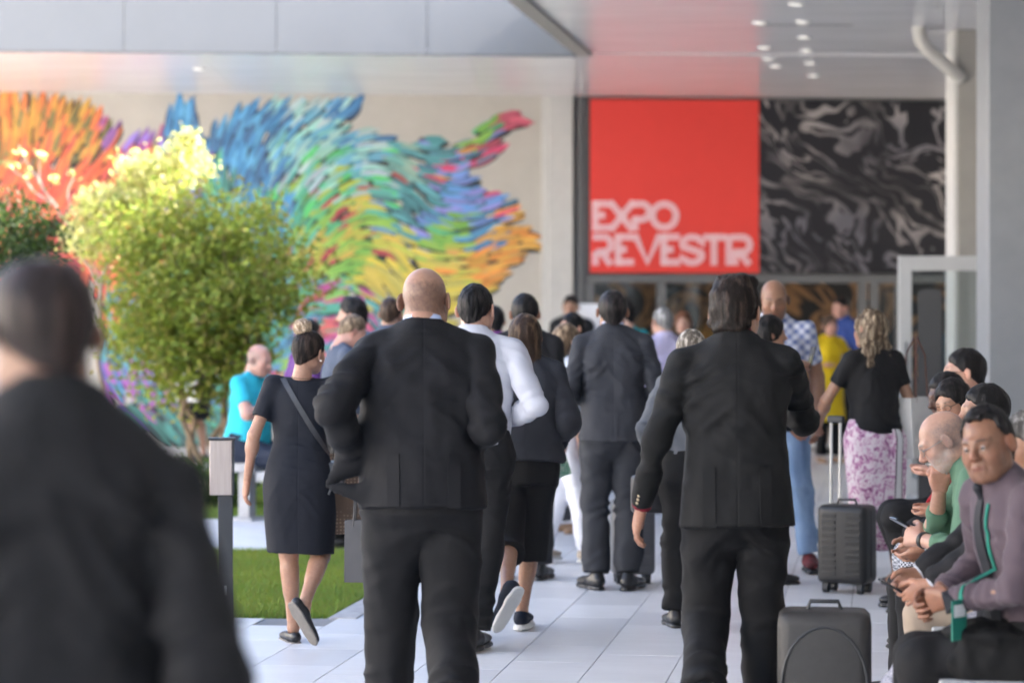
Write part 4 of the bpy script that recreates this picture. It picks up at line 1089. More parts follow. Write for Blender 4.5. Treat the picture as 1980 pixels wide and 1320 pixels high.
        s.loft(T, [(-.40, kx*.8, ky*.8, .178*bw, .145), (-.25, kx*.5, ky*.4, .186*bw, .145), (-.04, 0, -.012, .190*bw, .150), (.08, 0, -.006, .172*bw, .13), (.21, 0, .004, .138*bw, .105), (.36, 0, .012, .160*bw, .122), (.44, 0, .002, .165*bw, .108), (.50, 0, -.008, .138*bw, .085), (.545, 0, -.014, .088, .062)], .03)
        for i, x in ((0, -1), (1, 1)): s.cap(P(x*.05, -.012, .53), SH[i]+Vector((0, 0, .0)), .034, .044, k=.035)
        arm_sleeve(s, .056, .048, .04, .33, .03)
        V, F = s.mesh(vox)
        sp = [(tuple(P(0, -.1, .2)), (.15, 0, 1), .14, .004, .045), (tuple(P(.1, -.1, -.1)), (.6, 0, .8), .16, .004, .08), (tuple(P(-.1, -.1, -.12)), (-.6, 0, .8), .16, .004, .08)]
        V = wrinkle(V, F, sp, [(.005, 9, 4), (.002, 26, 10)], seed+.2)
        obj('dress', np_mesh('dress', V, F), topmat, root)
    if shirt is not None and top == 'suit':                     # shirt collar (and cuffs) showing past the jacket
        s = SDF(); s.loft(NKM, [(.58, 0, .0, .069*nk, .069*nk), (.648, 0, .006, .0645*nk, .0665*nk)], .01)
        V, F = s.mesh(min(vox, .009)); so = obj('shirt_collar', np_mesh('shirt_collar', V, F), shirt, root)
        for i in (0, 1):
            s = SDF(); s.cap(EL[i].lerp(WR[i], .8), WR[i]+(WR[i]-EL[i]).normalized()*.006, .036, .037, k=.005, cut=(True, True))
            V, F = s.mesh(min(vox, .009)); obj('shirt_cuff', np_mesh('shirt_cuff', V, F), shirt, root)
    # ---- shoes
    sm = shoemat or MAT['black_leather']; sl = solemat or sm
    for i in (0, 1):
        fd = (foot_dir or ((0, 1, 0), (0, 1, 0)))[i]
        up = (0, 0, 1) if abs(Vector(fd).normalized().z) < .9 else (0, 1, 0)
        z = frame((0, 0, 0), fd, up).col[1].xyz
        FM = frame(AN[i], z, fd) @ Matrix.Rotation(math.radians((10, -10)[i]), 4, 'Z') @ Matrix.Translation((0, 0, -.08))
        sho = None
        for nm, V, F in shoe_parts(shoe, .007 if vox <= .0105 else .011):
            if i == 0: V = V*np.array((-1, 1, 1), np.float32); F = F[:, ::-1]
            o = obj('shoe' if nm == 'upper' else 'sole', np_mesh(nm, xf(FM, V), F), sm if nm == 'upper' else sl, root if nm == 'upper' else sho)
            if nm == 'upper': sho = o
    return dict(root=root, T=T, HM=HM, SH=SH, EL=EL, WR=WR, KN=KN, AN=AN, hip=hip, q=q)

# fabrics
MAT = {'black_leather': plain('black_leather', (.012, .012, .013), .35, vary=.2, scale=30, bump=.1),
       'brown_leather': plain('brown_leather', (.10, .035, .02), .35, vary=.2, scale=30), 'white_rubber': plain('white_rubber', (.62, .62, .6), .6),
       'grey_rubber': plain('grey_rubber', (.20, .18, .16), .8, bump=.4, scale=30), 'navy_canvas': cloth('navy_canvas', (.012, .016, .028)), 'beige_canvas': cloth('beige_canvas', (.42, .36, .29)),
       'tan_leather': plain('tan_leather', (.32, .20, .12), .5)}
BLK = cloth('black_suit_wool', (.0048, .0049, .0063), seam=True); BLK2 = cloth('black_suit_wool_warm', (.0052, .0052, .0054), seam=True)
BLKT = cloth('black_trouser_wool', (.0054, .0054, .0062)); CHAR = cloth('charcoal_wool', (.029, .031, .038), seam=True); CHART = cloth('charcoal_trouser', (.027, .029, .035))
CHAR2 = cloth('dark_grey_wool', (.011, .0108, .0125)); NAVY = cloth('midnight_navy', (.0065, .0078, .0125), seam=True); WHT = cloth('white_cotton', (.44, .45, .50), .8, .1, .15, vary=.03)
LBL = cloth('pale_blue_cotton', (.42, .50, .68), .8); LAV = cloth('lavender_cotton', (.46, .42, .58), .8, vary=.05); TURQ = cloth('turquoise_cotton', (.025, .42, .52), .8, vary=.05)
TEAL = cloth('teal_cotton', (.02, .28, .32)); YEL = cloth('yellow_wool', (.72, .50, .015), .8, vary=.04); RED_ = cloth('red_wool', (.26, .012, .018)); PURP = cloth('purple_cotton', (.10, .035, .16))
MAUV = cloth('mauve_cotton', (.072, .052, .063), .8, .1, .15, vary=.06); GRN_ = cloth('sage_linen', (.10, .19, .125), .9, vary=.12); JEAN = N('light_denim')
f = JEAN.noise(JEAN.coord(scale=(1, 1, .4)), 7, 5); JEAN.p(Base_Color=JEAN.ramp(f, [(.3, (.10, .19, .36)), (.7, (.28, .40, .58))]), Roughness=.9).bump(JEAN.noise(JEAN.coord(), 300, 2), .2, .002); JEAN = JEAN.m
GJ = N('marbled_grey_denim'); f = GJ.noise(GJ.coord(), 60, 5, .7, 1.5); GJ.p(Base_Color=GJ.ramp(f, [(.35, (.16, .16, .20)), (.65, (.44, .44, .50))]), Roughness=.9); GJ = GJ.m
KHA = cloth('beige_chino', (.42, .33, .25)); GTEE = cloth('slate_tee', (.06, .075, .11)); DTEAL = cloth('dark_teal_shirt', (.015, .05, .07)); WPANT = cloth('white_trouser', (.66, .68, .75), .8, vary=.04)
STR = N('pale_stripe'); w_ = STR.n('ShaderNodeTexWave', {0: STR.coord(), 'Scale': 14.0}); STR.p(Base_Color=STR.mix(w_.outputs[1], (.30, .36, .45), (.55, .58, .64)), Roughness=.9); STR = STR.m
PLAID = N('blue_white_plaid'); a_ = PLAID.n('ShaderNodeTexWave', {0: PLAID.coord(), 'Scale': 5.0, 'Distortion': .4}, bands_direction='Z').outputs[1]; b_ = PLAID.n('ShaderNodeTexWave', {0: PLAID.coord(), 'Scale': 4.6, 'Distortion': .4}, bands_direction='X').outputs[1]
PLAID.p(Base_Color=PLAID.mix(b_, PLAID.mix(a_, (.62, .64, .70), (.07, .11, .28)), PLAID.mix(a_, (.10, .14, .32), (.50, .52, .60))), Roughness=.9); PLAID = PLAID.m
FLOR = N('pink_floral'); xx_ = FLOR.n('ShaderNodeSeparateXYZ', {0: FLOR.coord()}).outputs
ab_ = FLOR.n('ShaderNodeCombineXYZ', {0: FLOR.math('ABSOLUTE', FLOR.math('SUBTRACT', xx_[0], .02)), 1: xx_[1], 2: xx_[2]}).outputs[0]
f = FLOR.noise(ab_, 24, 5, .68, 1.4); bs = FLOR.ramp(f, [(.36, (.20, .07, .17)), (.45, (.50, .22, .40)), (.53, (.70, .60, .65)), (.75, (.74, .71, .73))])
st = FLOR.math('LESS_THAN', FLOR.math('ABSOLUTE', FLOR.math('SUBTRACT', xx_[0], .09)), .03); sg = FLOR.math('LESS_THAN', FLOR.math('ABSOLUTE', FLOR.math('SUBTRACT', FLOR.math('ABSOLUTE', FLOR.math('SUBTRACT', xx_[0], .09)), .034)), .005)
FLOR.p(Base_Color=FLOR.mix(sg, FLOR.mix(st, bs, (.66, .66, .68)), (.06, .05, .06)), Roughness=.85); FLOR = FLOR.m
CHK = N('small_check'); ck = CHK.n('ShaderNodeTexChecker', {0: CHK.coord(rot=(0, 0, .78)), 'Scale': 90.0}); CHK.p(Base_Color=CHK.mix(ck.outputs[1], (.06, .065, .08), (.45, .46, .5)), Roughness=.9); CHK = CHK.m

BLKH = ((.006, .005, .005), (.022, .018, .017)); DKB = ((.014, .009, .007), (.055, .036, .026)); BRN = ((.035, .020, .013), (.12, .075, .045)); GRYH = ((.16, .155, .15), (.42, .41, .40)); LTB = ((.12, .08, .05), (.34, .25, .16)); BLON = ((.13, .09, .06), (.46, .37, .26)); SALT = ((.06, .055, .05), (.20, .19, .18))
NEAR, MID, FAR = .0095, .014, .021
PPL = {}
def walker(px, s, **kw): x, y = G(px, s); return person(X=x, Y=y, **kw)

# ------------------------------------------------------------------ the people, near to far
FWD = (0, 1, 0)
fgm = walker(96, 1270, label='blurred balding man in dark suit close to the camera at far left', h=1.735, yaw=10, vox=.012, bw=.95, drop=.06, topmat=cloth('near_black_wool', (.0062, .0062, .007)), botmat=BLKT, skin='brown', hair='balding', haircol=((.012, .007, .006), (.03, .018, .014)), seed=1, head=(18, 12, 0), feet=((-.1, .2, .08), (.1, -.2, .12)), lean=2)
bald = walker(818, 520, label='broad bald man in black suit seen from behind, walking in the middle', h=1.812, vox=NEAR, bw=1.15, belly=.04, topmat=BLK, botmat=BLKT, skin='tan', hair='shaved', haircol=((.06, .045, .04), (.06, .045, .04)), shirt=LBL, jowl=1.0, seed=2, yaw=3, head=(-16, 4, 0),
    feet=((-.13, .12, .08), (.10, -.28, .22)), foot_dir=(FWD, (0, .6, -.8)), hands=((-.20, .06, .96), (.15, .17, 1.09)), elbows=((-.315, -.17, 1.225), (.232, -.12, 1.15)), shoemat=MAT['brown_leather'], legw=1.06, hz=-.01,
    extra=lambda s, P: s.cap(P(-.17, -.05, .22), P(-.335, -.04, .055), .07, .012, k=.05, sq=((0, 1, 0), 2.4)).cap(P(-.1, -.1, .0), P(-.335, -.04, .05), .05, .010, k=.04, sq=((0, 1, 0), 2.2)))
black = walker(1425, 520, label='dark haired man in black suit with left arm hanging, walking away at right', h=1.765, vox=NEAR, bw=1.05, belly=.025, topmat=BLK2, botmat=BLKT, skin='tan', hair='thick', haircol=DKB, shirt=cloth('burgundy_cotton', (.16, .008, .02)), seed=3, yaw=-4, head=(-18, 10, -2), nstrand=1500,
    feet=((-.12, -.22, .24), (.10, .12, .08)), foot_dir=((0, .75, -.65), FWD), hands=((-.335, .03, .94), (.04, .30, 1.36)), elbows=((-.275, -.03, 1.17), (.235, .16, 1.25)), hstyle=('relaxed', 'half'), palm=((-.2, 1, .1), (0, 1, 0)), hem=-.075, roll=-1, hz=-.01)
dressw = walker(578, 394, label='woman with blonde bun in navy sheath dress walking beside the lawn', h=1.545, fem=True, vox=NEAR, bw=1.04, top='dress', topmat=NAVY, bottom='none', skin='tan', hair='bun', haircol=DKB, sleeves=.33, shoe='flat', solemat=MAT['grey_rubber'], seed=4, yaw=2, head=(-34, 4, 6), nstrand=900,
    feet=((-.035, .10, .075), (.045, -.30, .25)), foot_dir=((-.15, 1, 0), (.30, .42, -.85)), knees=((0, 1, 0), (.25, 1, 0)), hands=((-.285, .02, .895), (.36, .20, .93)), poles=((-.4, -1, 0), (.6, -1, 0)), hstyle=('relaxed', 'grip'), palm=((-.3, 1, 0), FWD), hz=-.005, roll=2, legw=.98)
white = walker(915, 400, label='dark haired man in white dress shirt and black trousers behind the bald man', h=1.76, vox=NEAR, bw=1.08, belly=.01, top='shirt', topmat=WHT, botmat=BLKT, skin='fair', hair='crop', haircol=BLKH, seed=5, yaw=-6, head=(-14, 2, 0), tuck=True, nstrand=500,
    feet=((-.13, .28, .08), (.015, -.1, .09)), hands=((-.2, .22, 1.10), (.14, .17, 1.08)), elbows=(None, (.30, -.05, 1.17)))
grayj = walker(1016, 380, label='brown haired woman in grey jacket and black culottes holding a green leaflet', h=1.61, fem=True, vox=NEAR+.001, bw=1.06, topmat=CHAR, botmat=cloth('black_crepe', (.010, .010, .011)), bottom='culottes', skin='tan', hair='long', haircol=BRN, seed=6, head=(8, 4, 0), nstrand=700, shoe='sneaker', shoemat=MAT['navy_canvas'], solemat=MAT['white_rubber'], hem=.03,
    feet=((-.10, -.42, .27), (-.02, .12, .08)), foot_dir=((-.30, .42, -.85), FWD), hands=((-.14, .24, 1.06), (.17, .15, 1.0)), elbows=((-.22, -.05, 1.17), (.235, -.06, 1.16)), hstyle=('half', 'grip'), legw=.98)
suit6 = walker(1013, 318, label='black haired man in dark grey suit mostly hidden behind the woman in culottes', h=1.73, vox=MID, topmat=CHAR2, botmat=CHART, skin='tan', hair='short', haircol=BLKH, seed=7, yaw=-8, bw=.98)
wtr = walker(1084, 300, label='light haired woman in white trousers and beige shoes, mostly hidden in the crowd', h=1.54, fem=True, vox=MID, top='tee', topmat=STR, sleeves=.4, botmat=WPANT, skin='fair', hair='bob', haircol=LTB, seed=8, yaw=-60, shoe='sneaker', shoemat=MAT['beige_canvas'], solemat=MAT['white_rubber'], feet=((-.1, -.12, .10), (.08, .18, .08)))
darkw = walker(1116, 262, label='black haired woman in blue top facing left behind the grey suits', h=1.61, fem=True, vox=MID, top='tee', topmat=cloth('bright_blue_top', (.07, .17, .50)), sleeves=.3, botmat=CHART, skin='fair', hair='sleek', haircol=BLKH, seed=9, yaw=125, shoemat=MAT['tan_leather'], shoe='flat', hands=((-.2, .2, 1.02), (.2, .2, 1.0)))
gsuit = walker(1185, 330, label='man in charcoal suit standing with his back turned below the red banner', h=1.745, vox=MID-.003, topmat=CHAR, botmat=CHART, skin='tan', hair='short', haircol=((.010, .008, .008), (.04, .03, .028)), shirt=LBL, seed=10, bw=1.0, hands=((-.13, .2, 1.1), (.14, .2, 1.1)), elbows=((-.25, -.04, 1.16), (.26, -.04, 1.16)), feet=((-.1, .02, .08), (.09, -.02, .08)), foot_dir=((-.25, 1, 0), (.25, 1, 0)), nstrand=300, hem=-.05)
cardi = walker(1338, 374, label='grey blonde woman in grey cardigan hidden behind the black suited man', h=1.53, fem=True, vox=MID-.003, top='blouse', topmat=cloth('grey_knit', (.13, .135, .145)), botmat=BLKT, skin='tan', hair='bob', haircol=((.10, .08, .06), (.45, .40, .34)), seed=11, hem=-.05, hands=((-.235, .14, .98), (.24, .1, .95)), poles=((-.5, -1, 0), (.5, -1, 0)), hstyle=('grip', 'relaxed'))
plaid = walker(1497, 306, label='bald man in blue plaid shirt and light jeans facing the camera', h=1.835, vox=MID-.002, top='shirt', topmat=PLAID, sleeves=.35, botmat=JEAN, bottom='jeans', skin='olive', hair='shaved', haircol=BLKH, beard=((.06, .04, .03), .5), seed=12, yaw=168, head=(8, 14, 0), shoe='sneaker', shoemat=plain('red_black_mesh', (.10, .012, .016), .8, vary=.9, scale=30), solemat=MAT['black_leather'], feet=((-.22, .10, .08), (.06, -.05, .08)), hands=((-.26, .05, .9), (.2, .2, 1.1)), bw=1.1)
dwom = walker(1474, 322, label='short black haired person looking at a phone beside the bald plaid man', h=1.60, fem=True, vox=MID, top='blouse', topmat=CHAR2, botmat=BLKT, skin='tan', hair='bob', haircol=BLKH, seed=13, yaw=-75, hands=((-.05, .28, 1.40), (.15, .15, 1.0)), hstyle=('grip', 'relaxed'))
blonde = walker(1692, 325, label='wavy haired woman in black top and pink floral skirt holding a suitcase handle', h=1.63, fem=True, vox=MID-.003, bw=1.16, top='blouse', topmat=cloth('black_chiffon', (.011, .011, .012)), sleeves=.3, bottom='skirt', botmat=FLOR, skin='tan', hair='wavy', haircol=BLON, seed=14, yaw=28, head=(14, 0, 0), nstrand=1100, skirt_len=.68, shoe='flat', hem=.05, feet=((-.06, .08, .075), (.10, -.10, .075)), hands=((-.20, .33, 1.00), (.20, .16, .98)), poles=((-1, -.8, 0), (.3, -1, 0)), hstyle=('grip', 'relaxed'), belly=.02)
# seated row on the bench
def seated(px_head_off=0, **kw):
    Y = kw.pop('Y'); dx = kw.pop('dx', 0.0); h = kw['h']; q = h/1.75; kw.setdefault('lean', 10)
    kw.setdefault('feet', ((-.11, .40, .08), (.11, .42, .08)))
    kw.setdefault('seat', .548/q); kw.setdefault('yaw', 90)
    kw.setdefault('hands', ((-.14, .36, .66/q), (.14, .36, .66/q)))
    kw.setdefault('poles', ((-1, -.5, -.2), (1, -.5, -.2)))
    return person(X=bench_x(Y)+dx, Y=Y, **kw)
mauve = seated(Y=8.45, dx=.09, label='seated man in mauve shirt and dark tie looking at the camera', h=1.70, vox=NEAR, bw=1.04, belly=.01, beard=((.04, .028, .024), .3), top='shirt', topmat=MAUV, botmat=BLKT, skin='brown', hair='receding', haircol=BLKH, jowl=.5, seed=15, lean=18, twist=24, head=(34, 6, 0), nstrand=500, hands=((-.10, .32, .72), (.10, .36, .70)), hstyle=('grip', 'half'), poles=((-1, -.9, -.3), (1, -.6, -.2)), palm=((0, .3, 1), (0, .3, 1)), tuck=True, yaw=84)
suits = seated(Y=9.02, dx=.03, label='seated grey haired man in dark blazer, white shirt and marbled grey jeans', h=1.60, vox=NEAR+.001, topmat=CHAR2, botmat=GJ, skin='tan', hair='short', haircol=SALT, shirt=WHT, seed=16, lean=-9, head=(0, 16, 0), hands=((-.10, .42, .70), (.08, .44, .72)), hstyle=('half', 'half'), feet=((-.20, .66, .08), (.0, .60, .08)), palm=((0, .3, 1), (0, .3, 1)))
green = seated(Y=9.8, dx=.12, label='bald bearded man in green shirt and glasses bent over, hand on his chin', h=1.68, vox=NEAR, top='shirt', topmat=GRN_, sleeves=.8, botmat=KHA, skin='fair', hair='shaved', haircol=GRYH, beard=((.45, .44, .42), .7, 'grey'), seed=17, lean=27, head=(4, 24, 0), hands=((-.12, .43, .80), (.02, .36, .985)), hstyle=('half', 'grip'), poles=((-1, -.6, -.4), (.6, .2, -1)), palm=((.6, .1, 1), (-.3, 1, .3)), yaw=80, nstrand=200)
dark1 = seated(Y=10.75, dx=.06, label='seated dark haired man at the right edge behind the mauve shirt', h=1.66, vox=MID, topmat=BLK, botmat=BLKT, skin='tan', hair='short', haircol=BLKH, seed=18, lean=6, shirt=WHT)
redw = seated(Y=12.3, dx=.07, feet=((-.1, .3, .08), (.1, .3, .08)), label='seated woman with long black hair, glasses and red jacket looking down', h=1.68, fem=True, vox=MID-.002, topmat=RED_, bottom='lapskirt', botmat=CHK, skin='tan', hair='sleek', haircol=BLKH, seed=19, lean=14, head=(42, 18, 0), nstrand=300, hands=((-.12, .30, .72), (.12, .28, .72)), hem=.05)
dkman = seated(Y=13.1, dx=.17, hands=((-.12, .26, .70), (.12, .26, .70)), feet=((-.1, .3, .08), (.1, .3, .08)), label='seated dark skinned man beside the woman in the red jacket', h=1.76, vox=MID, topmat=CHAR2, botmat=BLKT, skin='dark', hair='crop', haircol=BLKH, seed=20, lean=24, head=(20, 10, 0), shirt=WHT)
whs = seated(Y=14.0, dx=.06, hands=((-.12, .22, .72), (.12, .22, .72)), feet=((-.1, .28, .08), (.1, .28, .08)), label='seated man in white shirt and glasses at the far end of the bench', h=1.86, vox=MID, top='shirt', topmat=WHT, botmat=BLKT, skin='fair', hair='short', haircol=BLKH, seed=21, lean=4, head=(-4, 0, 0))
# background crowd
turq = walker(478, 248, label='bald man in turquoise shirt seated by the lawn with arms folded', h=1.74, vox=MID, top='tee', topmat=TURQ, sleeves=.35, botmat=cloth('navy_trouser', (.012, .018, .035)), skin='pink', hair='shaved', haircol=GRYH, seed=22, yaw=-118, seat=.56, lean=6, head=(0, 14, 0), bw=1.15, belly=.05, feet=((-.11, .40, .08), (.11, .38, .08)), hands=((-.02, .25, .90), (.04, .25, .86)), poles=((-1, .2, -.6), (1, .2, -.6)))
gtee = walker(643, 281, label='fair cropped man in slate grey tee looking at his phone', h=1.62, vox=MID, top='tee', topmat=GTEE, sleeves=.35, botmat=BLKT, skin='pink', hair='crop', haircol=LTB, seed=23, yaw=-70, lean=8, head=(0, 24, 0), hands=((-.06, .32, 1.15), (.08, .30, 1.14)))
bhair = walker(694, 263, label='black haired bearded man in profile behind the bald man in black', h=1.71, vox=MID, top='tee', topmat=CHAR2, sleeves=.4, botmat=BLKT, skin='fair', hair='thick', haircol=BLKH, beard=((.02, .015, .012), .8), seed=24, yaw=75)
brnh = walker(752, 268, label='short brown haired person standing left of the bald head', h=1.72, vox=MID, top='shirt', topmat=GTEE, botmat=BLKT, skin='fair', hair='crop', haircol=BRN, seed=25, yaw=-15)
purp = walker(588, 268, label='person in purple shirt and short dark hair hidden behind the bun woman', h=1.56, vox=MID, top='tee', topmat=PURP, sleeves=.4, botmat=BLKT, skin='pink', hair='crop', haircol=BLKH, seed=26, yaw=-60)
hood = walker(958, 255, label='person in violet shirt between the white shirt and the dark suit', h=1.66, vox=MID+.003, top='shirt', topmat=cloth('violet_cotton', (.22, .06, .26)), botmat=BLKT, skin='tan', hair='short', haircol=BLKH, seed=27, yaw=20, hands=((-.2, .3, 1.3), (.2, .3, 1.3)))
tealp = walker(1216, 214, label='black haired person in teal shirt right of the charcoal suited head', h=1.71, vox=FAR, top='tee', topmat=TEAL, sleeves=.4, botmat=BLKT, skin='fair', hair='short', haircol=BLKH, seed=28, yaw=40)
farm = walker(1105, 176, label='distant dark haired man by the white info board', h=1.78, vox=FAR, topmat=CHAR2, botmat=BLKT, skin='tan', hair='short', haircol=BLKH, seed=29, yaw=170, shirt=WHT)
lavm = walker(1287, 240, label='grey haired man in lavender shirt with his back turned', h=1.645, vox=MID+.003, top='shirt', topmat=LAV, botmat=CHART, skin='fair', hair='crop', haircol=GRYH, seed=30, yaw=25, bw=1.1)
brw = walker(1322, 198, label='distant auburn haired woman facing the camera behind the lavender shirt', h=1.61, fem=True, vox=FAR, top='blouse', topmat=CHAR2, botmat=BLKT, skin='fair', hair='bob', haircol=((.10, .035, .015), (.24, .10, .05)), seed=31, yaw=172)
yell = walker(1600, 181, label='woman in bright yellow coat and black leggings standing at the doorway', h=1.57, fem=True, vox=.018, top='coat', topmat=YEL, botmat=BLKT, skin='pink', hair='long', haircol=BRN, seed=32, yaw=205, shoe='flat', shoemat=MAT['tan_leather'], hands=((-.2, .16, 1.12), (.17, .20, 1.15)), poles=((-1, -.6, -.4), (1, -.6, -.4)), legw=.8)
blum = walker(1634, 172, label='distant dark haired man in blue shirt inside the doorway', h=1.77, vox=FAR, top='shirt', topmat=cloth('royal_blue', (.03, .06, .22)), botmat=BLKT, skin='pink', hair='short', haircol=BLKH, seed=33, yaw=120)
tman = walker(1852, 196, label='man in dark teal shirt standing behind the glass door panel', h=1.62, vox=FAR-.002, top='shirt', topmat=DTEAL, botmat=BLKT, skin='pink', hair='crop', haircol=BRN, seed=34, yaw=20, bw=1.15)
trp = walker(385, 182, label='person in dark clothes walking behind the tree stems', h=1.60, fem=True, vox=FAR, top='blouse', topmat=CHAR2, sleeves=.4, bottom='skirt', skirt_len=.40, botmat=BLKT, skin='tan', hair='long', haircol=BRN, seed=35, yaw=60)

# ------------------------------------------------------------------ things people wear or carry
def surf(o):
    me = o.data; n = len(me.vertices); V = np.empty(n*3, np.float32); me.vertices.foreach_get('co', V)
    return BVHTree.FromPolygons(V.reshape(-1, 3).tolist(), [tuple(p.vertices) for p in me.polygons])
def kid(p, name):
    return next(c for c in p['root'].children if c.name.split('.')[0] == name)
def ribbon3(name, pts, nrm, w, th, mat, parent):
    """flat band with thickness along points; nrm = outward direction at each"""
    V = []; F = []; n = len(pts)
    for i, (p, nn) in enumerate(zip(pts, nrm)):
        t = (pts[min(i+1, n-1)]-pts[max(i-1, 0)]).normalized(); sd = t.cross(nn).normalized()*w/2
        V += [p-sd, p+sd, p+sd+nn*th, p-sd+nn*th]
    for i in range(n-1):
        for a, b in ((0, 1), (1, 2), (2, 3), (3, 0)): F.append((4*i+a, 4*i+b, 4*i+4+b, 4*i+4+a))
    F += [(0, 3, 2, 1), (4*n-4, 4*n-3, 4*n-2, 4*n-1)]
    mb = MB(); mb.v = [tuple(v) for v in V]; mb.f = F; return mb.build(name, mat, parent, True)
def world_of(p, v): return Vector((p['root'].location)) + Matrix.Rotation(p['root'].rotation_euler.z, 3, 'Z') @ (Vector(v)*p['q'])
def glasses(p, col=(.02, .02, .02), r=.0016):
    g = MB(); H = p['HM']
    for x in (-1, 1):
        g.tube([H @ Vector((x*.031+.021*math.cos(a), .102-.01*abs(math.cos(a)), .001+.016*math.sin(a))) for a in np.linspace(0, 6.283, 17)], r, 6, False)
        g.tube([H @ Vector((x*.052, .094, .006)), H @ Vector((x*.074, .04, .008)), H @ Vector((x*.085, -.01, .012)), H @ Vector((x*.085, -.03, -.004))], r*1.1, 6)
    g.tube([H @ Vector((-.01, .103, .005)), H @ Vector((.01, .103, .005))], r, 6)
    g.build('glasses', plain('glasses_frame_%d' % int(col[0]*100), col, .3, .4), p['root'], True)
for p in (green, ): glasses(p, (.25, .24, .22))
for p in (redw, whs): glasses(p)
GLM = plain('phone_glass', (.012, .012, .015), .12, coat=.4); SILV = plain('silver', (.55, .55, .56), .3, .9)
def phone(label, p, hand, off=(0, 0, 0), tilt=(0, 0, 0), screen=False):
    w = p['WR'][hand] + (p['WR'][hand]-p['EL'][hand]).normalized()*.10 + Vector(off)
    o = empty('phone', world_of(p, w), p['root'].rotation_euler.z); o.rotation_euler = Vector(tilt) + Vector((0, 0, p['root'].rotation_euler.z))
    MB().box((-.036, -.075, -.004), (.036, .075, .004), bev=.003).build('case', GLM, o, True); MB().box((-.033, -.07, .0042), (.033, .07, .0052)).build('screen', GLM, o)
    tag(o, label, 'phone')
phone('dark phone held over the lap by the man in green', green, 0, (.02, -.01, .03), (.5, 0, .4)); phone('black phone held by the seated man in dark blazer', suits, 0, (.05, .04, .03), (.5, 0, 0))
phone('black phone in the hands of the man in slate tee', gtee, 0, (.03, .04, .02), (.9, 0, 0)); phone('phone raised by the short black haired person', dwom, 0, (0, .03, .02), (1.3, 0, 0))

# bun woman: cross-body strap and bag, earring, necklace
bv = surf(kid(dressw, 'dress')); T = dressw['T']
def lay(a, b, side, n=22, lift=.004):
    P, Nn = [], []
    for i in range(n):
        t = i/(n-1); x = a[0]+(b[0]-a[0])*t; z = a[1]+(b[1]-a[1])*t
        loc, no, _, _ = bv.ray_cast(Vector((x, side*-1.0, z)), Vector((0, side, 0)))
        if loc is not None: P.append(loc+no*lift); Nn.append(no)
    return P, Nn
STRAP = plain('strap_leather', (.03, .03, .033), .45, vary=.2, scale=30)
hb = empty('handbag', dressw['root'].location, dressw['root'].rotation_euler.z, dressw['q']); tag(hb, 'small black cross-body bag with its strap across the navy dress', 'handbag')
P1, N1 = lay((-.085, 1.455), (.175, 1.02), 1); P2, N2 = lay((-.085, 1.455), (.15, .98), -1)
ribbon3('strap', P2[::-1]+P1, N2[::-1]+N1, .028, .003, STRAP, hb)
MB().box((-.055, -.11, -.10), (.035, .11, .07), Matrix.Translation((.215, .05, .93)), bev=.015).build('pouch', STRAP, hb, True)
MB().tube([(.19, -.10, .94), (.185, -.13, .88), (.17, -.14, .83)], .007, 8).build('zip_pull', STRAP, hb, True)
H = dressw['HM']
for x in (1, -1):
    c = H @ Vector((x*.093, -.002, -.036)); s = SDF(); s.ell(c, (.006,)*3); V, F = s.mesh(.002); obj('earring', np_mesh('earring', V, F), plain('pearl', (.8, .78, .72), .25), dressw['root'])
nk = [dressw['T'] @ Vector((.062*math.sin(a), -.016-.062*math.cos(a), .566-.012*math.cos(a))) for a in np.linspace(-1.9, 1.9, 18)]
MB().tube(nk, .0022, 6).build('necklace', plain('dark_bronze', (.10, .06, .03), .4, .7), dressw['root'], True)

# tie, badge strap and badge of the mauve shirt man; shirt front of the blazer man
def front_strip(p, part, x0, z0, x1, z1, w0, w1, name, mat, lift=.005, n=16, th=.004):
    b = surf(kid(p, part)); T = p['T']; Ti = T.to_3x3(); P, Nn = [], []; W_ = []
    for i in range(n):
        t = i/(n-1); x = x0+(x1-x0)*t; z = z0+(z1-z0)*t
        loc, no, _, _ = b.ray_cast(T @ Vector((x, 1.0, z)), Ti @ Vector((0, -1, 0)))
        if loc is not None and (loc - T.translation).length < .75: P.append(loc+no*lift); Nn.append(no); W_.append(w0+(w1-w0)*t)
    V = []; F = []
    for i, (q_, nn) in enumerate(zip(P, Nn)):
        t = (P[min(i+1, len(P)-1)]-P[max(i-1, 0)]).normalized(); sd = t.cross(nn).normalized()*W_[i]/2
        V += [q_-sd, q_+sd, q_+sd+nn*th, q_-sd+nn*th]
    for i in range(len(P)-1):
        for a, c in ((0, 1), (1, 2), (2, 3), (3, 0)): F.append((4*i+a, 4*i+c, 4*i+4+c, 4*i+4+a))
    m_ = MB(); m_.v = [tuple(v) for v in V]; m_.f = F
    return m_.build(name, mat, p['root'], True), P, Nn
TIE = cloth('black_tie', (.012, .013, .017), .6)
front_strip(mauve, 'shirt', 0, .545, .0, .08, .035, .085, 'tie', TIE, .006)
NK = mauve['T'] @ Matrix.Translation((0, -.012, .58)) @ Matrix.Rotation(-.22, 4, 'X'); s = SDF(); s.cap(NK @ Vector((0, .086, .022)), NK @ Vector((0, .089, -.025)), .020, .012, k=.01); V, F = s.mesh(.005); obj('tie_knot', np_mesh('tie_knot', V, F), TIE, mauve['root'])
o, P, Nn = front_strip(mauve, 'shirt', -.06, .53, -.05, .26, .016, .016, 'badge_strap', cloth('green_strap', (.01, .14, .10)), .004)
bc = P[-1]; bd = empty('name_badge', world_of(mauve, bc+Nn[-1]*.012), mauve['root'].rotation_euler.z + math.radians(-35)); tag(bd, 'green edged name badge hanging on the mauve shirt', 'badge')
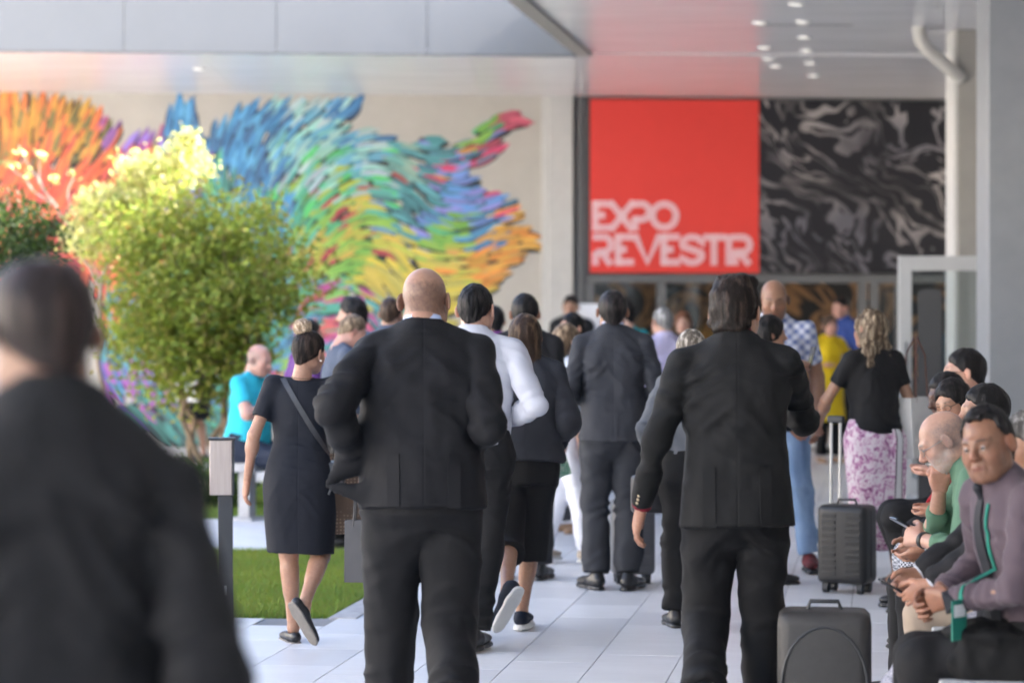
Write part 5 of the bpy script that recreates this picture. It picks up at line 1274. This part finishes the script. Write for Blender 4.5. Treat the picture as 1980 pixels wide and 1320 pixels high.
MB().box((-.045, -.002, -.13), (.045, .002, .0), bev=.001).build('card', plain('badge_green', (.01, .16, .115), .5), bd); MB().box((-.034, -.0032, -.055), (.034, .0032, -.015)).build('print', plain('badge_white', (.6, .62, .62), .5), bd)
front_strip(suits, 'jacket', 0, .58, 0, .16, .13, .02, 'shirt_front', WHT, .003); front_strip(suits, 'jacket', 0, .56, 0, .14, .03, .06, 'tie', TIE, .009)
front_strip(farm, 'jacket', 0, .58, 0, .2, .12, .02, 'shirt_front', WHT, .006); front_strip(dkman, 'jacket', 0, .58, 0, .2, .12, .02, 'shirt_front', WHT, .006); front_strip(redw, 'jacket', 0, .56, 0, .2, .10, .02, 'blouse_front', BLKT, .006)
# watch of the green shirt man
w0 = green['EL'][0].lerp(green['WR'][0], .93); d = (green['WR'][0]-green['EL'][0]).normalized()
s = SDF(); s.cap(w0-d*.011, w0+d*.011, .034, .034, k=.003, cut=(True, True)); V, F = s.mesh(.004); obj('watch_strap', np_mesh('watch_strap', V, F), plain('watch_black', (.012, .012, .012), .5), green['root'])
# back vents of the near suits: the overlapping cloth edge at the hem
def vent(p, x, z0, z1, mat):
    b = surf(kid(p, 'jacket')); T = p['T']; Ti = T.to_3x3(); P, Nn = [], []
    for i in range(10):
        z = z0+(z1-z0)*i/9; loc, no, _, _ = b.ray_cast(T @ Vector((x, -1.0, z)), Ti @ Vector((0, 1, 0)))
        if loc is not None: P.append(loc-no*.001); Nn.append(no)
    if len(P) > 3: ribbon3('vent_flap', P, Nn, .045, .0055, mat, p['root'])
vent(bald, .105, .16, -.026, BLK); vent(bald, -.105, .16, -.02, BLK); vent(black, .10, .14, -.07, BLK2); vent(black, -.10, .14, -.07, BLK2); vent(gsuit, .0, .12, -.045, CHAR)
# sleeve buttons of the black suited man
d = (black['WR'][0]-black['EL'][0]).normalized()
for k in range(3):
    c = black['EL'][0].lerp(black['WR'][0], .82+k*.055) + Vector((-.018, -.041, 0)); s = SDF(); s.ell(c, (.007, .005, .007)); V, F = s.mesh(.0022)
    obj('sleeve_button', np_mesh('sleeve_button', V, F), plain('button_brass', (.35, .28, .18), .35, .6), black['root'])
# leaflet in the grey jacket woman's hand
c = world_of(grayj, grayj['WR'][1] + Vector((.02, .02, -.06))); o = empty('leaflet', c, .2); tag(o, 'pale green folded leaflet held low by the woman in grey jacket', 'leaflet'); o.rotation_euler = (.15, -.35, .2)
m = N('leaflet_print'); f = m.noise(m.coord(), 30, 3); m.p(Base_Color=m.ramp(f, [(.4, (.16, .38, .26)), (.6, (.45, .60, .48))]), Roughness=.5)
MB().box((-.035, -.002, -.10), (.035, .002, .07), bev=.001).build('front_page', m.m, o); MB().box((-.034, .004, -.10), (.036, .007, .065), bev=.001).build('back_page', m.m, o)

# suitcases
def suitcase(label, px, s, w, dpt, hgt, mat, rz=0, ribs=8, handle=None, wheels=True, lying=False):
    x, y = G(px, s); o = empty('suitcase', (x, y, 0), rz); z0 = .055 if wheels else 0
    MB().box((-w/2, -dpt/2, z0), (w/2, dpt/2, hgt), bev=min(w, dpt)*.2).build('shell', mat, o, True)
    for k in range(ribs):
        zz_ = z0+.06+(hgt-z0-.12)*k/max(1, ribs-1); ww = w/2-.03
        MB().box((-ww, -dpt/2-.006, zz_-.011), (-.03, -dpt/2+.003, zz_+.011), bev=.005).build('rib', mat, o); MB().box((.03, -dpt/2-.006, zz_-.011), (ww, -dpt/2+.003, zz_+.011), bev=.005).build('rib', mat, o)
    if ribs: MB().box((w/2-.003, -.012, z0+.04), (w/2+.004, .012, hgt-.03), bev=.003).build('zip', DKM, o)
    else: MB().tube([(-w*.45, -dpt/2-.001, .08), (-w*.45, -dpt/2-.001, hgt*.55)] + [(-w*.45*math.cos(a), -dpt/2-.001, hgt*.55+hgt*.36*math.sin(a)) for a in np.linspace(.15, 2.99, 12)] + [(w*.45, -dpt/2-.001, hgt*.55), (w*.45, -dpt/2-.001, .08)], .005, 8).build('piping', DKM, o, True)
    MB().tube([(-.06, 0, hgt-.004), (-.05, 0, hgt+.028), (.05, 0, hgt+.028), (.06, 0, hgt-.004)], .008, 8).build('carry_handle', DKM, o, True)
    if wheels:
        for sx in (-1, 1):
            for sy in (-1, 1):
                c = Vector((sx*(w/2-.045), sy*(dpt/2-.045), .03))
                wh = MB().tube([c+Vector((-.016, 0, -.002)), c+Vector((.016, 0, -.002))], .028, 14).build('wheel', DKM, o, True)
                MB().box((c.x-.02, c.y-.022, .035), (c.x+.02, c.y+.022, .075), bev=.005).build('fork', DKM, wh)
    if handle:
        hz_, hy_ = handle
        for sx in (-1, 1): MB().tube([(sx*.028+hy_, dpt/2-.03, hgt-.02), (sx*.028+hy_, dpt/2-.03, hz_)], [.011, .009], 8).build('handle_tube', SILV, o, True)
        MB().box((-.05+hy_, dpt/2-.05, hz_-.012), (.05+hy_, dpt/2-.01, hz_+.03), bev=.011).build('handle_grip', DKM, o, True)
    tag(o, label, 'suitcase'); return o
CASE = plain('dark_polycarbonate', (.015, .0155, .017), .42, vary=.1, scale=20, bump=.05); CASE2 = plain('bronze_grey_fabric', (.024, .022, .0205), .5, vary=.15, scale=25, bump=.25); CASE3 = plain('grey_polycarbonate', (.11, .115, .13), .4)
suitcase('ribbed black cabin suitcase with raised silver handle beside the floral skirt', 1638, 333, .30, .21, .51, CASE, -.5, 10, (.99, -.10))
suitcase('dark bronze suitcase standing near the feet of the seated row', 1594, 536, .335, .24, .565, CASE2, -.12, 0)
suitcase('grey suitcase half hidden behind the charcoal suited man', 1222, 322, .26, .2, .50, CASE3, .1, 6, (.95, 0))
suitcase('dark grey suitcase by the wall under the seated row', 1772, 345, .22, .2, .36, CASE3, .1, 0)

# bags
def paper_bag(name, label, c, w, dpt, hgt, mat, rz, cat='bag', strap=.12, taper=.0):
    o = empty(name, c, rz); mb = MB(); t = taper
    mb.add([Vector(p) for p in ((-w/2+t, -dpt/2, 0), (w/2-t, -dpt/2, 0), (w/2-t, dpt/2, 0), (-w/2+t, dpt/2, 0), (-w/2, -dpt/2*.7, hgt), (w/2, -dpt/2*.7, hgt), (w/2, dpt/2*.7, hgt), (-w/2, dpt/2*.7, hgt))], [(0, 3, 2, 1), (0, 1, 5, 4), (1, 2, 6, 5), (2, 3, 7, 6), (3, 0, 4, 7)])
    b = mb.build('bag_body', mat, o); sd = b.modifiers.new('thick', 'SOLIDIFY'); sd.thickness = .004
    for sy in (-1, 1):
        MB().tube([(-w*.25, sy*dpt*.33, hgt-.03), (-w*.2, sy*dpt*.25, hgt+strap*.7), (0, sy*dpt*.08, hgt+strap), (w*.2, sy*dpt*.25, hgt+strap*.7), (w*.25, sy*dpt*.33, hgt-.03)], .005, 8).build('strap', STRAP if cat != 'tote' else MAT['brown_leather'], o, True)
    tag(o, label, 'bag'); return o
m = N('kraft_pattern'); v_ = m.n('ShaderNodeTexVoronoi', {'Vector': m.coord(), 'Scale': 55.0, 'Randomness': .15}); m.p(Base_Color=m.ramp(v_.outputs[0], [(.25, (.40, .29, .20)), (.45, (.15, .10, .07))]), Roughness=.7)
paper_bag('paper_bag', 'brown patterned paper bag hanging between the navy dress and the bald man', (-.85, 12.85, .52), .22, .10, .40, m.m, .2)
paper_bag('paper_bag', 'dark grey paper bag hanging low left of the bald man in black', (-.725, 12.45, .32), .17, .09, .30, plain('grey_paper', (.05, .048, .05), .5), -.1, strap=.2)
c = world_of(blonde, (.30, -.02, .80)); paper_bag('tote_bag', 'white and tan tote bag on the shoulder of the floral skirt woman', c, .30, .13, .36, plain('tote_white', (.55, .54, .52), .6), .95, 'tote', .36)
c = world_of(blonde, (.30, -.02, .80))
o = [x for x in bpy.data.objects if x.name.startswith('tote_bag')][0]
MB().box((.151, -.062, .0), (.158, .062, .33), bev=.002).build('side_panel', MAT['tan_leather'], o)
c = world_of(cardi, cardi['WR'][0] + Vector((.0, .0, -.1))); hb2 = empty('handbag', (c.x, c.y, c.z-.2), .2); tag(hb2, 'black handbag hanging beside the hand of the black suited man', 'handbag')
MB().box((-.10, -.05, 0), (.10, .05, .20), bev=.03).build('bag_body', STRAP, hb2, True); MB().tube([(-.06, 0, .19), (-.04, 0, .29), (.04, 0, .29), (.06, 0, .19)], .008, 8).build('strap', STRAP, hb2, True)
c = world_of(trp, (-.22, .0, .72)); paper_bag('paper_bag', 'white paper bag carried by the person behind the tree stems', c, .24, .1, .34, plain('bag_white', (.7, .68, .62), .6), 0)
# folded jacket on the mauve man's lap
s = SDF(); k0, k1 = mauve['KN'][0], mauve['KN'][1]
s.ell(mauve['hip'].lerp(k0, .45)+Vector((-.04, 0, .075)), (.13, .17, .035), .03); s.ell(mauve['hip'].lerp(k0, .40)+Vector((-.135, 0, -.02)), (.03, .17, .10), .04); s.ell(mauve['hip'].lerp(k0, .2)+Vector((-.14, .02, -.07)), (.035, .10, .09), .04)
V, F = s.mesh(.011); V = wrinkle(V, F, (), [(.016, 16, 9), (.008, 30, 18)], 3.3)
fj = obj('folded_jacket', np_mesh('folded_jacket', V, F), BLK2); fj.location = mauve['root'].location; fj.rotation_euler = mauve['root'].rotation_euler; fj.scale = mauve['root'].scale
tag(fj, 'black jacket draped over the lap of the man in mauve', 'jacket')
# stool of the turquoise man
st = empty('stool', (turq['root'].location.x, turq['root'].location.y, 0), turq['root'].rotation_euler.z); tag(st, 'grey block seat under the man in turquoise', 'seat')
MB().box((-.17, -.17, .38), (.17, .17, .455), bev=.01).build('seat', KERB, st); MB().box((-.05, -.05, 0), (.05, .05, .379), bev=.006).build('leg', KERB, st); MB().box((-.12, -.12, 0), (.12, .12, .02), bev=.004).build('base', KERB, st)

# ------------------------------------------------------------------ trees and hedge
def leaf_mat(name, trans=.45):
    m = N(name); a = m.n('ShaderNodeAttribute', attribute_name='Col'); m.p(Base_Color=a.outputs[0], Roughness=.5, Specular_IOR_Level=.35)
    t = m.n('ShaderNodeBsdfTranslucent', {0: a.outputs[0]}); x = m.n('ShaderNodeMixShader', {0: trans, 1: m.b.outputs[0], 2: t.outputs[0]})
    m.t.links.new(x.outputs[0], m.t.nodes['Material Output'].inputs[0]); return m.m
LEAF = leaf_mat('leaf'); BARK = plain('bark', (.24, .17, .11), .9, vary=.35, scale=20, bump=.6); BARKP = plain('pale_bark', (.32, .25, .20), .9, vary=.3, scale=20, bump=.5)
def leaves(name, clumps, n, size, cols, parent, seed, spread=.11, flat=.8):
    r = np.random.default_rng(seed); C = np.array([c[:3] for c in clumps]); Rr = np.array([c[3] if len(c) > 3 else 1 for c in clumps])
    k = r.choice(len(C), n, p=Rr**2/np.sum(Rr**2)); P = C[k] + r.normal(0, 1, (n, 3))*np.array((1, 1, flat))*(spread*Rr[k])[:, None]
    nd = r.normal(0, 1, (n, 3)); nd[:, 2] += .7; nd /= np.linalg.norm(nd, axis=1)[:, None]
    a = np.cross(nd, r.normal(0, 1, (n, 3))); a /= np.linalg.norm(a, axis=1)[:, None]; b = np.cross(nd, a)
    L = size*r.uniform(.6, 1.3, n)[:, None]; w = L*.30
    V = np.stack([P-a*L*.5, P+b*w-a*L*.05+nd*L*.06, P+a*L*.5-nd*L*.08, P-b*w-a*L*.05+nd*L*.06], 1).reshape(-1, 3)
    i = np.arange(n)[:, None]*4; F = np.concatenate([np.c_[i, i+1, i+2], np.c_[i, i+2, i+3]])
    cc = np.array(cols); col = cc[r.integers(len(cc), size=n)]*r.uniform(.7, 1.3, (n, 1)); tone = r.uniform(.8, 1.2, len(C)); col = col*tone[k][:, None]
    return obj(name, np_mesh(name, V, F, False, np.repeat(col, 4, 0)), LEAF, parent)
def clumps_in(cx, cy, cz, rx, ry, rz, n, seed, inner=.55, rs_=(.8, 1.3)):
    r = np.random.default_rng(seed); out = []
    while len(out) < n:
        p = r.uniform(-1, 1, 3); d = np.linalg.norm(p)
        if inner < d < 1: out.append((cx+p[0]*rx, cy+p[1]*ry, cz+p[2]*rz, r.uniform(*rs_)))
    return out
def twig(mb, a, b, r0, r1, seed, n=6, wob=.05):
    r = random.Random(seed); a, b = Vector(a), Vector(b); L = (b-a).length
    pts = [a.lerp(b, i/n) + Vector((r.uniform(-1, 1), r.uniform(-1, 1), r.uniform(-.5, .5)))*wob*L*math.sin(math.pi*i/n) for i in range(n+1)]
    mb.tube(pts, [r0+(r1-r0)*i/n for i in range(n+1)], 8); return pts
# multi-stemmed round tree
x0, y0 = (405-CX)/220, 22.5
tr = empty('tree', (x0, y0, 0)); tag(tr, 'round yellow-green multi-stemmed tree in front of the mural', 'tree')
cl = clumps_in(-.05, 0, 1.80, .88, .75, .94, 125, 3, .25, (.55, 1.6))
rr = random.Random(5); tb = MB()
for k in range(6):
    a = (rr.uniform(-.08, .08), rr.uniform(-.08, .08), -.04); top = (rr.uniform(-.4, .4), rr.uniform(-.35, .35), rr.uniform(1.1, 1.5)); q_ = twig(tb, a, top, .034, .018, k, 7, .07)
    for j in range(4): c = rr.choice(cl); twig(tb, q_[-1-(j % 3)], c[:3], .016, .004, k*9+j)
tb.build('trunk', BARK, tr, True)
leaves('crown', cl, 17000, .068, [(.25, .31, .045), (.30, .35, .05), (.19, .26, .04), (.33, .30, .07)], tr, 1, .13)
# sunlit young tree on a thin stem, with bare branches
x1, y1 = (190-CX)/212, 23.35
t2 = empty('tree', (x1, y1, 0)); tag(t2, 'slender tree with sunlit pale yellow crown and bare twigs at left', 'tree')
tb = MB(); stem = twig(tb, (0, 0, -.04), (.02, 0, 1.85), .028, .022, 3, 8, .02)
def L2(px, py, D=23.35): v = U(px, py, D); return (v.x-x1, v.y-y1, v.z)
for (a, b, r0, r1, sd) in (((.02, 0, 1.83), L2(128, 430), .02, .013, 1), (L2(128, 430), L2(60, 330), .013, .008, 2), (L2(100, 395), L2(18, 322), .010, .005, 3), (L2(128, 430), L2(140, 330), .010, .005, 4), (L2(60, 330), L2(35, 280), .008, .004, 5), (L2(75, 355), L2(75, 300), .007, .003, 6),
        ((.02, 0, 1.83), L2(250, 420), .020, .010, 7), (L2(250, 420), L2(320, 340), .012, .005, 8), (L2(230, 450), L2(200, 380), .010, .004, 9), (L2(250, 420), L2(370, 290), .011, .004, 10), ((.02, 0, 1.8), L2(170, 400), .014, .005, 11)):
    twig(tb, a, b, r0, r1, sd, 6, .06)
tb.build('trunk', BARKP, t2, True)
cl = []
rr = random.Random(9)
for px, py, n in ((170, 470, 7), (215, 430, 10), (250, 385, 12), (290, 350, 12), (330, 330, 8), (365, 290, 5), (300, 400, 8), (240, 460, 6), (190, 400, 4)):
    for k in range(n): v = L2(px+rr.uniform(-36, 36), py+rr.uniform(-32, 32)); cl.append((v[0], rr.uniform(-.3, .3), v[2], rr.uniform(.7, 1.1)))
for px, py in ((20, 320), (58, 335), (105, 345), (75, 300), (40, 290), (140, 335), (160, 380)): v = L2(px, py); cl.append((v[0], 0, v[2], .35))
leaves('crown', cl, 5200, .07, [(.60, .58, .22), (.52, .55, .17), (.64, .59, .28)], t2, 2, .085)
# dark tree at the left edge
x2, y2 = (28-CX)/245, 20.2
t3 = empty('tree', (x2, y2, 0)); tag(t3, 'dark green dense small tree at the left edge behind the blurred man', 'tree')
tb = MB(); q_ = twig(tb, (0, 0, -.04), (.0, 0, 1.6), .04, .028, 3, 8, .03); cl = clumps_in(-.08, 0, 1.98, .42, .4, .58, 60, 8, .3)
for j in range(12): twig(tb, q_[-1-j % 3], cl[j][:3], .014, .004, j)
tb.build('trunk', BARK, t3, True)
leaves('crown', cl, 7000, .05, [(.035, .065, .012), (.05, .085, .015), (.025, .05, .012)], t3, 4, .10)
# hedge strip before the tree
hg = empty('hedge', ((330-CX)/232, 21.3, 0)); tag(hg, 'low clipped green hedge at the foot of the trees', 'hedge')
cl = [(rr.uniform(-1.3, .62), rr.uniform(-.3, .3), rr.uniform(.05, .32), rr.uniform(.7, 1.3)) for k in range(150)]
leaves('foliage', cl, 10000, .05, [(.05, .10, .018), (.07, .12, .02), (.035, .07, .014)], hg, 6, .06, .7)
tb = MB()
for k in range(14): x = rr.uniform(-.8, .45); twig(tb, (x, rr.uniform(-.15, .15), -.04), (x+rr.uniform(-.1, .1), rr.uniform(-.2, .2), .22), .009, .004, k, 4)
tb.build('stems', BARK, hg, True)['kind'] = 'stuff'
